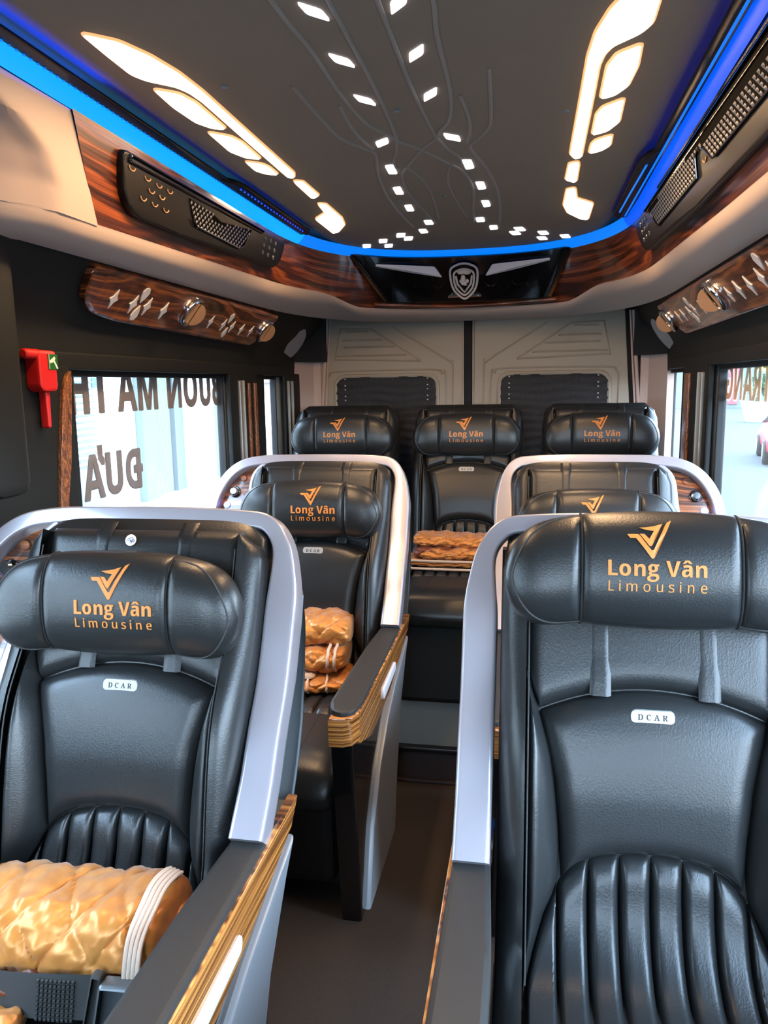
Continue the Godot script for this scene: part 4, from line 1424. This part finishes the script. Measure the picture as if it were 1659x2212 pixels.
func headrest(o: Node3D, yc: float, aside: float, cx: float, tilt := -5.0) -> void:
	var h := MeshInstance3D.new()
	h.name = "headrest"
	h.material_override = M.leather
	h.position = Vector3(aside, yc, -0.03 - (yc - 1.0) * 0.25)
	h.rotation.x = deg_to_rad(tilt)
	o.add_child(h)
	var part := func(a: float, b: float) -> Geo:
		var rings := []
		var n := 22
		for i in n + 1:
			var u := float(i) / n
			var x := lerpf(a, b, u)
			if a < -0.2: x = lerpf(a, b, 1.0 - pow(1.0 - u, 0.6) if false else pow(u, 1.7))
			if b > 0.2: x = lerpf(a, b, 1.0 - pow(1.0 - u, 1.7))
			if a > -0.2 and b < 0.2: x = lerpf(a, b, 0.5 - 0.5 * cos(PI * u))
			var r := PackedVector3Array()
			for k in 44:
				var g := TAU * k / 44.0
				r.append(Vector3(x, pillow_yc(x) + spow(sin(g), 2.0 / 2.3) * pillow_hh(x), spow(cos(g), 2.0 / 2.3) * pillow_t(x) * (1.0 if cos(g) > 0.0 else 0.75)))
			rings.append(r)
		return Geo.new().loft(rings)
	h.mesh = shared_mesh("pillow_mid", func(): return part.call(-0.123, 0.123), 70)
	for s in [-1, 1]:
		same("side_lobe", shared_mesh("lobe%d" % s, func(): return part.call(minf(0.123 * s, 0.2468 * s), maxf(0.123 * s, 0.2468 * s)), 70), M.leather, h)
		var pip := func() -> Geo:
			var ring := PackedVector3Array()
			for k in 40:
				var g := TAU * k / 40.0
				ring.append(Vector3(s * 0.123, spow(sin(g), 2.0 / 2.3) * pillow_hh(0.123), spow(cos(g), 2.0 / 2.3) * (pillow_t(0.123) + 0.002) * (1.0 if cos(g) > 0.0 else 0.75)))
			return Geo.new().tube(ring, 0.0022, 6, true)
		same("piping", shared_mesh("pip%d" % s, pip), M.seam, h)
		var edge := func() -> Geo:
			var p := PackedVector3Array()
			for k in 33:   # seam between lobe face and gusset
				var g := lerpf(0.5 * PI, -0.5 * PI, k / 32.0)
				var x := 0.123 + 0.112 * pow(maxf(0.0, cos(g)), 0.5)
				var ky := 0.955 * (sin(g))
				var y := pillow_yc(x) + ky * pillow_hh(x)
				p.append(Vector3(s * x, y, pillow_t(x) * pow(maxf(0.0, 1.0 - pow(absf(ky), 2.3)), 1.0 / 2.3) + 0.0005))
			return Geo.new().tube(p, 0.0016, 6)
		same("edge_piping", shared_mesh("edge%d" % s, edge), M.stitch, h)
	# embroidered lettering and mark
	var put := func(v: Vector3, dx: float, y0: float, th: float) -> Vector3:
		var x := v.x + dx + cx
		var y := v.y + y0
		return Vector3(x, y, pillow_z(x, y) - 0.0012 + v.z * th)
	var big := func() -> Geo: return Geo.new().add_tris(word("Long Vân", 0.15, true, 0.025), func(v): return put.call(v, 0.0, -0.012, 0.0034))
	same("lettering", shared_mesh("longvan%f" % cx, big, 30), M.thread, h)
	var small := func() -> Geo:
		var g := Geo.new()
		var c := [200, 318, 480, 682, 855, 1010, 1130, 1268, 1440]
		var s := "Limousine"
		for i in 9:
			var t := word(s[i], 0.0, false, 0.0165)
			var dx: float = (c[i] - 818.0) * 0.0001132
			g.add_tris(t, func(v): return put.call(v, dx, -0.0365, 0.003))
		return g
	same("lettering", shared_mesh("limo%f" % cx, small, 30), M.thread, h)
	var mark := func() -> Geo:
		var g := Geo.new()
		for poly in [[[415, 270], [500, 268], [565, 268], [590, 285], [660, 370], [740, 465], [770, 460], [850, 310], [935, 160], [970, 112], [1030, 85], [955, 225], [860, 405], [775, 560], [755, 570], [735, 560], [640, 440], [535, 318], [455, 318]], [[580, 187], [690, 178], [790, 163], [905, 130], [820, 285], [745, 412], [715, 415], [650, 340], [585, 263], [650, 265], [715, 325], [750, 270], [782, 225], [690, 215]]]:
			var q := PackedVector2Array()
			for v in poly: q.append(Vector2((v[0] - 812.0) * 0.0001132, (565.0 - v[1]) * 0.000131))
			g.prism(q, 0.0, 1.0, 0.0, func(v): return put.call(v, 0.0, 0.0165, 0.0034))
		return g
	same("emblem", shared_mesh("mark%f" % cx, mark, 30), M.thread, h)


func cushion(o: Node3D, y: float, front: float) -> void:
	var mk := func() -> Geo:
		var rings := []
		for i in 31:
			var t := i / 30.0
			var z := lerpf(0.0, front, t)
			var e := clampf((z - front + 0.11) / 0.11, 0.0, 1.0)
			var k := sqrt(maxf(0.0004, 1.0 - e * e))
			var r := PackedVector3Array()
			for j in 36:
				var a := TAU * j / 36.0
				var hh := 0.075 * lerpf(0.25, 1.0, k)
				r.append(Vector3(spow(cos(a), 0.35) * (0.235 - 0.02 * (1.0 - k)), y - 0.075 - 0.02 * (1.0 - k) + spow(sin(a), 0.45) * hh + 0.012 * sin(a) * sin(PI * t), z))
			rings.append(r)
		return Geo.new().loft(rings)
	var c := same("seat_cushion", shared_mesh("cushion%f%f" % [y, front], mk, 70), M.leather, o)
	for x in [-0.12, 0.12]:
		same("cushion_seam", shared_mesh("cseam%f%f" % [y, x], func():
			var p := PackedVector3Array()
			for i in 12: p.append(Vector3(x, y + 0.011 * sin(PI * i / 11.0 * 0.9 + 0.1), lerpf(0.02, front - 0.08, i / 11.0)))
			return Geo.new().tube(p, 0.002, 5)), M.seam, c)


const FRONT := [[0.605, 0.112], [0.62, 0.10], [0.68, 0.047], [0.75, 0.0], [0.83, -0.06], [0.95, -0.12], [1.06, -0.17], [1.12, -0.20]]

func pod_seat(called: String, label: String, at: Vector3, s: int, yc: float) -> Node3D:
	var o := thing(called, label, "seat", at, "reclining pod seats")
	backrest(o, 0.008 if yc > 1.03 else 0.0)
	headrest(o, yc, -0.012 * s, 0.008 + 0.016 * s, -15.0 if yc > 1.03 else -6.0)
	cushion(o, 0.418, 0.70)
	obj("seat_base", Geo.new().box(Vector3(0, 0.17, 0.27), Vector3(0.5, 0.34, 0.62), 0.02), M.matt_black, o)
	obj("leg_rest", Geo.new().box(Vector3(0, 0.2, 0.6), Vector3(0.44, 0.3, 0.09), 0.03), M.leather_side, o)
	# painted frame: from the armrest up the aisle side, over the top and down the window side
	var key := smooth(V3([[0.282, 0.607, 0.112], [0.282, 0.68, 0.047], [0.282, 0.75, 0.0], [0.282, 0.83, -0.06], [0.282, 0.93, -0.112], [0.281, 1.01, -0.148], [0.272, 1.068, -0.172], [0.242, 1.106, -0.188], [0.19, 1.116, -0.193], [0.05, 1.12, -0.196], [-0.12, 1.119, -0.195], [-0.22, 1.116, -0.193], [-0.295, 1.102, -0.186], [-0.35, 1.064, -0.171], [-0.388, 1.0, -0.145], [-0.402, 0.92, -0.11], [-0.405, 0.85, -0.073], [-0.406, 0.75, 0.0], [-0.405, 0.66, 0.06], [-0.405, 0.58, 0.11]]), 5)
	var path := PackedVector3Array()
	var outs := PackedVector3Array()
	var k := PackedFloat32Array()
	for i in key.size():
		var p := key[i]
		path.append(Vector3(p.x * s, p.y, p.z))
		var t := (key[mini(i + 1, key.size() - 1)] - key[maxi(i - 1, 0)]).normalized()
		var out := t.cross(Vector3(0, 0.35, 1)).normalized()
		if out.dot(Vector3(p.x, p.y - 0.8, 0)) < 0.0: out = -out
		outs.append(Vector3(out.x * s, out.y, out.z))
		k.append(lerpf(1.0, 0.55, smoothstep(0.95, 1.09, p.y) if p.x > 0.0 else 1.0))
	var pr := Geo.rounded(V2([[-0.031, -0.028], [0.031, -0.028], [0.031, 0.028], [-0.031, 0.028]]), 0.009, 3)
	obj("frame", Geo.new().sweep(path, outs, pr, k), M.frame_paint, o, 50)
	var div := smooth(V3([[-0.215 * s, 1.10, -0.186], [-0.252 * s, 1.06, -0.172], [-0.262 * s, 0.98, -0.14], [-0.27 * s, 0.89, -0.095], [-0.28 * s, 0.78, -0.02], [-0.285 * s, 0.66, 0.06]]), 5)
	var div_out := PackedVector3Array()
	for p in div: div_out.append(Vector3(s, 0, 0))
	obj("divider", Geo.new().sweep(div, div_out, Geo.rounded(V2([[-0.014, -0.025], [0.014, -0.025], [0.014, 0.025], [-0.014, 0.025]]), 0.008, 3)), M.frame_paint, o, 50)
	# thin shadow gap panel and dark back shell behind the backrest
	var bs := Geo.new()
	var rr := []
	for i in 13:
		var y := lerpf(0.30, 1.06, i / 12.0)
		var z := lut(FRONT, y) if y > 0.605 else 0.0
		z = minf(z - 0.035, back_z(y) - 0.12)
		rr.append(PackedVector3Array([Vector3(-0.25 * s, y, z), Vector3(0.246 * s, y, z), Vector3(0.246 * s, y, z - 0.03), Vector3(-0.25 * s, y, z - 0.03)]))
	obj("back_shell", bs.loft(rr), M.gloss_black, o)
	# wood panel in the window side wing with its controls
	var wf := func(v: Vector3) -> Vector3: return Vector3(s * v.x, v.y, lut(FRONT, v.y) - 0.012 + v.z)
	var wp := Geo.new()
	var ws := []
	for i in 15:
		var y := lerpf(0.70, 1.09, i / 14.0)
		var xl := lut([[0.70, -0.39], [0.87, -0.39], [0.95, -0.384], [1.0, -0.37], [1.04, -0.345], [1.09, -0.29]], y)
		var xr := lut([[0.70, -0.285], [0.9, -0.268], [1.0, -0.26], [1.075, -0.25]], y)
		ws.append(PackedVector3Array([wf.call(Vector3(xl, y, -0.02)), wf.call(Vector3(xl, y, 0.0)), wf.call(Vector3(xr, y, 0.0)), wf.call(Vector3(xr, y, -0.02))]))
	var panel := obj("control_panel", wp.loft(ws), M.panel_wood, o)
	var ax := Vector3(0, 0.45, 1).normalized()
	obj("button", Geo.new().cyl(wf.call(Vector3(-0.305, 1.055, 0.0)), ax, 0.012, 0.006, 0.002, 18), M.panel_wood, panel)
	obj("knob_base", Geo.new().cyl(wf.call(Vector3(-0.333, 1.008, 0.0)), ax, 0.021, 0.006, 0.002, 22), M.gloss_black, panel)
	obj("knob", Geo.new().cyl(wf.call(Vector3(-0.333, 1.008, 0.005)), ax, 0.016, 0.016, 0.005, 22), M.chrome, panel)
	obj("blue_light", Geo.new().cyl(wf.call(Vector3(-0.358, 0.963, 0.0)), ax, 0.0125, 0.006, 0.002, 18), M.led_blue, panel)
	# aisle side shell
	var fx := func(v: Vector3) -> Vector3: return Vector3(s * v.z, v.y, v.x)
	var wing := V2([[0.09, 0.60], [0.03, 0.672], [-0.02, 0.745], [-0.085, 0.83], [-0.135, 0.93], [-0.155, 0.985], [-0.172, 0.985], [-0.182, 0.91], [-0.168, 0.82], [-0.143, 0.72], [-0.105, 0.65], [-0.06, 0.59]])
	obj("wing_shell", Geo.new().prism(wing, 0.256, 0.311, 0.012, fx), M.shell_paint, o)
	var con := V2([[0.09, 0.59], [-0.06, 0.59], [-0.02, 0.55], [0.0, 0.5], [0.11, 0.38], [0.2, 0.2], [0.27, 0.0], [0.70, 0.0], [0.735, 0.25], [0.765, 0.5], [0.765, 0.585]])
	obj("console", Geo.new().prism(con, 0.25, 0.303, 0.008, fx), M.gloss_black, o)
	var wp2 := V2([[-0.035, 0.535], [0.085, 0.5], [0.22, 0.462], [0.35, 0.41], [0.48, 0.325], [0.58, 0.2], [0.65, 0.0], [0.27, 0.0], [0.21, 0.18], [0.12, 0.365], [0.02, 0.48]])
	obj("side_panel", Geo.new().prism(wp2, 0.3, 0.316, 0.006, fx), M.console_white, o)
	var wb := V2([[-0.055, 0.606], [0.40, 0.602], [0.74, 0.60], [0.745, 0.52], [0.6, 0.475], [0.35, 0.488], [0.15, 0.53], [-0.01, 0.565]])
	var band := obj("wood_side", Geo.new().prism(wb, 0.3, 0.319, 0.0025, fx), M.arm_wood, o)
	var nose := V2([[0.317, 0.70], [0.317, 0.745], [0.306, 0.775], [0.285, 0.788], [0.25, 0.79], [0.25, 0.70]])
	obj("nose", Geo.new().prism(nose, 0.525, 0.60, 0.006, func(v): return Vector3(s * v.x, v.z, v.y), 0.006), M.arm_wood, band)
	var pill := Geo.rounded(V2([[0.255, 0.552], [0.46, 0.545], [0.46, 0.508], [0.26, 0.524]]), 0.016, 5)
	obj("handle", Geo.new().prism(pill, 0.312, 0.324, 0.004, fx), M.white_gloss, band)
	var armp := V2([[0.252, 0.075], [0.313, 0.075], [0.316, 0.70], [0.308, 0.762], [0.284, 0.782], [0.252, 0.77], [0.236, 0.72], [0.24, 0.30]])
	obj("armrest", Geo.new().prism(Geo.rounded(armp, 0.02, 3), 0.578, 0.613, 0.009, func(v): return Vector3(s * v.x, v.z, v.y)), M.arm_leather, o)
	# window side console with its own pad
	obj("wall_console", Geo.new().box(Vector3(-0.338 * s, 0.29, 0.38), Vector3(0.15, 0.58, 0.72), 0.015), M.gloss_black, o)
	obj("wall_armrest", Geo.new().box(Vector3(-0.325 * s, 0.595, 0.44), Vector3(0.11, 0.035, 0.62), 0.012), M.arm_leather, o)
	return o


func bench_seat(called: String, label: String, at: Vector3, yc: float) -> Node3D:
	var o := thing(called, label, "seat", at, "back row seats")
	backrest(o)
	headrest(o, yc, 0.0, 0.0)
	cushion(o, 0.418, 0.66)
	obj("seat_base", Geo.new().box(Vector3(0, 0.14, 0.30), Vector3(0.54, 0.36, 0.62), 0.02), M.matt_black, o)
	return o


func build_seats() -> void:
	pod_seat("pod_seat", "front left black leather pod seat with gold blanket, belt and round white sticker", Vector3(-0.475, 0, -1.26), 1, 0.985)
	pod_seat("pod_seat", "front right black leather pod seat, empty, with its headrest raised high", Vector3(0.47, 0, -1.26), -1, 1.07)
	pod_seat("pod_seat", "second row left black leather pod seat holding a crumpled gold blanket", Vector3(-0.44, 0, -2.46), 1, 0.972)
	pod_seat("pod_seat", "second row right black leather pod seat mostly hidden behind the front right one", Vector3(0.475, 0, -2.46), -1, 0.952)
	bench_seat("bench_seat", "back row black leather seat nearest the left windows", Vector3(-0.59, 0.165, -3.5), 0.99)
	bench_seat("bench_seat", "middle back row black leather seat with a folded gold blanket", Vector3(-0.005, 0.165, -3.5), 0.99)
	bench_seat("bench_seat", "back row black leather seat nearest the right windows", Vector3(0.585, 0.165, -3.5), 0.99)


# ---------------------------------------------------------------- blankets, belt, hammer, wall trims
func quilt(g: Geo, c: Vector3, half: float, ry: float, rz: float, turn: float, sd: int, sag := 0.0) -> Geo:
	var n := FastNoiseLite.new()
	n.seed = sd
	n.frequency = 1.0
	n.fractal_octaves = 3
	var rings := []
	for i in 97:
		var u := i / 96.0
		var x := lerpf(-half, half, u)
		var e := pow(maxf(0.0, 1.0 - pow(absf(x) / half, 8.0)), 0.35)
		var r := PackedVector3Array()
		for k in 84:
			var a := TAU * k / 84.0
			var l := a / TAU * 2.0 * PI * 0.06
			# diamond quilting pressed in, wrinkles across
			var d1 := absf(sin((x + a * 0.05) * PI / 0.09))
			var d2 := absf(sin((x - a * 0.05) * PI / 0.09))
			var q := 0.011 * (pow(minf(d1, d2), 0.4) - 0.75) + 0.004 * n.get_noise_2d(x * 26.0 + l * 8.0, a * 2.4) + 0.005 * n.get_noise_2d(x * 8.0, a * 1.2 + 7.0)
			var dir := Vector2(spow(cos(a), 0.8), spow(sin(a), 0.8))
			r.append(Vector3(x, dir.y * (ry * (0.3 + 0.7 * e) + q) - sag * sin(PI * u) + 0.008 * n.get_noise_2d(x * 5.0, 3.0), dir.x * (rz * (0.55 + 0.45 * e) + q)))
		rings.append(r)
	var b := Basis(Vector3.UP, turn)
	for r in rings:
		for k in r.size(): r[k] = b * r[k] + c
	return g.loft(rings)


func hem(c: Vector3, x: float, ry: float, rz: float, turn: float, from := -0.3, to := 1.3, w := 0.006) -> Geo:
	var p := PackedVector3Array()
	var b := Basis(Vector3.UP, turn)
	for i in 25:
		var a := PI * lerpf(from, to, i / 24.0)
		p.append(c + b * Vector3(x + 0.001 * sin(i * 0.9), sin(a) * ry, cos(a) * rz))
	return Geo.new().tube(p, w, 8, false, 0.7)


func build_small() -> void:
	# front left blanket, rolled, with a pale hem showing at its end
	var b := thing("blanket", "rolled gold quilted satin blanket under the belt on the front left seat", "blanket", Vector3(-0.475, 0.0, -1.26), "gold satin blankets")
	var c := Vector3(0.012, 0.512, 0.235)
	obj("quilt_roll", quilt(Geo.new(), c, 0.185, 0.072, 0.1, 0.06, 3), M.satin, b, 70)
	obj("brown_band", quilt(Geo.new(), c + Vector3(-0.012, -0.034, 0.02), 0.172, 0.036, 0.095, 0.06, 8), M.satin_brown, b, 70)
	for i in 4: obj("hem", hem(c, 0.148 + 0.0065 * i, 0.082 - 0.003 * i, 0.112, 0.06, -0.28, 0.72, 0.004), M.lining, b)
	obj("inner_roll", quilt(Geo.new(), c + Vector3(0.03, -0.02, -0.02), 0.185, 0.048, 0.07, 0.06, 12), M.satin, b, 70)
	obj("patch", quilt(Geo.new(), c + Vector3(-0.172, 0.012, 0.02), 0.03, 0.068, 0.09, 0.3, 21), M.satin_brown, b, 70)
	obj("loose_fold", quilt(Geo.new(), Vector3(-0.13, 0.452, 0.41), 0.15, 0.02, 0.055, 0.1, 27), M.satin, b, 70)
	# lap belt
	var bt := thing("seat_belt", "black lap belt with gray buckle lying across the front left blanket", "seat belt", Vector3(-0.475, 0.0, -1.26))
	var rows := []
	for i in 31:
		var x := lerpf(-0.25, 0.135, i / 30.0)
		var z := 0.352 - 0.9 * (x - 0.01) * (x - 0.01)
		var row := PackedVector3Array()
		for q in [[-0.033, 0.012], [-0.030, 0.016], [0.033, -0.004], [0.030, -0.008]]:
			row.append(Vector3(x, 0.482 + q[0] + 0.004 * sin(x * 20.0), z + q[1] * 0.8))
		rows.append(row)
	obj("webbing", Geo.new().loft(rows), M.webbing, bt)
	var wv := Geo.new()
	for i in 9:
		for j in 9: wv.box(Vector3(0.035 + 0.0068 * i, 0.456 + 0.0066 * j, 0.366 - 0.9 * pow(0.025 + 0.0068 * i, 2) - 0.0016 * j), Vector3(0.005, 0.0048, 0.004), 0.001)
	stuff(obj("woven_pad", wv, M.webbing, bt))
	var bk := Geo.new()
	bk.prism(Geo.rounded(V2([[0.128, -0.036], [0.186, -0.03], [0.19, 0.038], [0.135, 0.036]]), 0.006, 3), 0.0, 0.022, 0.005, func(v): return Vector3(v.x, 0.482 + v.y, 0.345 + v.z - v.y * 0.25))
	obj("buckle", bk, M.buckle, bt)
	obj("latch_plate", Geo.new().prism(Geo.rounded(V2([[0.108, -0.044], [0.128, -0.042], [0.138, 0.044], [0.12, 0.046]]), 0.006, 3), 0.0, 0.014, 0.004, func(v): return Vector3(v.x, 0.482 + v.y, 0.348 + v.z - v.y * 0.25)), M.webbing, bt)
	# sticker
	var stz := back_z(1.086) + 0.0155
	var sk := thing("sticker", "small round white inspection sticker on top of the front left seat back", "sticker", Vector3(-0.475 - 0.02, 1.088, -1.26 + stz - 0.004))
	sk.rotation = Vector3(-0.39, 0, 0.42)
	obj("disc", Geo.new().cyl(Vector3.ZERO, Vector3(0, 0, 1), 0.0115, 0.0016, 0.0004, 28), M.sign_white, sk)
	var tt := word("Inspected", 0.0135, true)
	obj("lettering", Geo.new().add_tris(tt, func(v): return Vector3(v.x, v.y + 0.0032, 0.0016 + v.z * 0.0003)), M.ink, sk)
	obj("line", Geo.new().box(Vector3(0, 0.001, 0.0018), Vector3(0.02, 0.0006, 0.0004)), M.print_blue, sk)
	var t5 := word("90", 0.0095, true)
	obj("lettering", Geo.new().add_tris(t5, func(v): return Vector3(v.x + 0.0025, v.y - 0.0068, 0.0016 + v.z * 0.0003)), M.print_blue, sk)
	# second row left blanket: a crumpled pile of folds
	var b2 := thing("blanket", "crumpled pile of gold satin blanket on the second row left seat", "blanket", Vector3(-0.44, 0, -2.46), "gold satin blankets")
	obj("fold", quilt(Geo.new(), Vector3(-0.03, 0.60, 0.12), 0.185, 0.05, 0.1, 0.12, 31, 0.0), M.satin, b2, 70)
	obj("fold", quilt(Geo.new(), Vector3(-0.04, 0.53, 0.15), 0.19, 0.045, 0.105, 0.05, 32, 0.01), M.satin, b2, 70)
	obj("lining_fold", quilt(Geo.new(), Vector3(-0.09, 0.482, 0.19), 0.15, 0.022, 0.09, 0.1, 33), M.lining, b2, 70)
	obj("fold", quilt(Geo.new(), Vector3(-0.03, 0.458, 0.2), 0.2, 0.026, 0.1, 0.16, 34), M.satin, b2, 70)
	for i in 2: obj("hem", hem(Vector3(-0.03, 0.53, 0.15), 0.13 + 0.022 * i, 0.05, 0.112, 0.05, -0.2, 0.35, 0.005), M.lining, b2)
	for i in 2: obj("hem", hem(Vector3(-0.03, 0.458, 0.2), 0.06 + 0.06 * i, 0.032, 0.108, 0.2, -0.2, 0.5, 0.004), M.lining, b2)
	# back row blanket: folded stack
	var b3 := thing("blanket", "neatly folded gold satin blanket on the middle back row seat", "blanket", Vector3(-0.005, 0.165, -3.5), "gold satin blankets")
	obj("fold", quilt(Geo.new(), Vector3(-0.02, 0.553, 0.24), 0.185, 0.028, 0.085, 0.0, 41), M.satin, b3, 70)
	obj("fold", quilt(Geo.new(), Vector3(0.0, 0.508, 0.27), 0.175, 0.028, 0.09, 0.0, 42), M.satin, b3, 70)
	obj("brown_fold", quilt(Geo.new(), Vector3(-0.06, 0.508, 0.262), 0.14, 0.029, 0.088, 0.0, 43), M.satin_brown, b3, 70)
	obj("fold", quilt(Geo.new(), Vector3(-0.02, 0.468, 0.26), 0.215, 0.018, 0.1, 0.0, 44), M.satin, b3, 70)
	var lp := PackedVector3Array()
	for i in 30:
		var a := lerpf(-PI * 0.5, PI * 0.5, clampf((i - 10) / 9.0, 0.0, 1.0))
		var x := -0.2
		if i < 10: x = lerpf(0.2, -0.2, i / 10.0)
		elif i > 19: x = lerpf(-0.2, 0.2, (i - 19) / 10.0)
		lp.append(Vector3(x - 0.022 * cos(a) * (1.0 if i >= 10 and i <= 19 else 0.0), 0.466 + 0.017 * sin(a), 0.365 - 0.2 * x * x))
	obj("hem", Geo.new().tube(lp, 0.0055, 8), M.lining, b3)
	# emergency hammer
	var hm := thing("emergency_hammer", "red emergency hammer in its holder on the left wall", "hammer", Vector3(-0.882, 1.43, -1.668))
	var hf := func(v: Vector3) -> Vector3: return Vector3(v.z, v.y, v.x)
	obj("holder", Geo.new().prism(Geo.rounded(V2([[0.032, 0.045], [-0.04, 0.045], [-0.04, -0.04], [-0.032, -0.052], [0.018, -0.052], [0.032, -0.04]]), 0.01, 3), 0.0, 0.035, 0.008, hf), M.red_plastic, hm)
	obj("hammer_head", Geo.new().cyl(Vector3(0.022, 0.035, 0.015), Vector3(0, 0, 1), 0.012, 0.055, 0.004, 20), M.red_plastic, hm)
	obj("handle", Geo.new().prism(Geo.rounded(V2([[0.0, -0.05], [-0.02, -0.05], [-0.016, -0.138], [-0.002, -0.138]]), 0.005, 3), 0.006, 0.024, 0.005, hf), M.red_plastic, hm)
	var sg := obj("sign", Geo.new().prism(V2([[-0.002, 0.036], [-0.04, 0.036], [-0.04, 0.0], [-0.002, 0.0]]), 0.034, 0.0365, 0.0005, hf), M.sign_green, hm)
	obj("pictogram", Geo.new().prism(V2([[-0.006, 0.02], [-0.027, 0.031], [-0.03, 0.026], [-0.026, 0.022], [-0.039, 0.003], [-0.033, 0.002], [-0.022, 0.018], [-0.009, 0.014]]), 0.036, 0.0375, 0.0003, hf), M.sign_white, sg)
	obj("pictogram_line", Geo.new().box(Vector3(0.037, 0.019, -0.005), Vector3(0.0012, 0.034, 0.0012)), M.sign_white, sg)
	# strips on the window posts
	var pf := func(v: Vector3) -> Vector3: return Vector3(v.z, v.y, v.x)
	var t1 := struct("trim_5", "tapered golden wood strip on the left wall beside the emergency hammer")
	obj("strip", Geo.new().prism(V2([[-1.788, 1.42], [-1.808, 1.43], [-1.806, 1.40], [-1.778, 1.20], [-1.752, 1.10], [-1.74, 0.8], [-1.712, 0.8], [-1.718, 1.10], [-1.735, 1.22], [-1.765, 1.38]]), -0.886, -0.874, 0.003, pf), M.trim_wood, t1)
	var t2 := struct("trim_6", "pair of thin brown strips on the rear left window post")
	obj("strip", Geo.new().box(Vector3(-0.88, 1.10, -3.09), Vector3(0.012, 0.6, 0.02), 0.004), M.trim_wood, t2)
	obj("strip", Geo.new().box(Vector3(-0.88, 1.10, -3.165), Vector3(0.012, 0.6, 0.028), 0.004), M.trim_wood, t2)
	var t3 := struct("trim_7", "brown wood strip on the rear right window post")
	obj("strip", Geo.new().box(Vector3(0.88, 1.10, -3.22), Vector3(0.012, 0.62, 0.09), 0.004), M.trim_wood, t3)
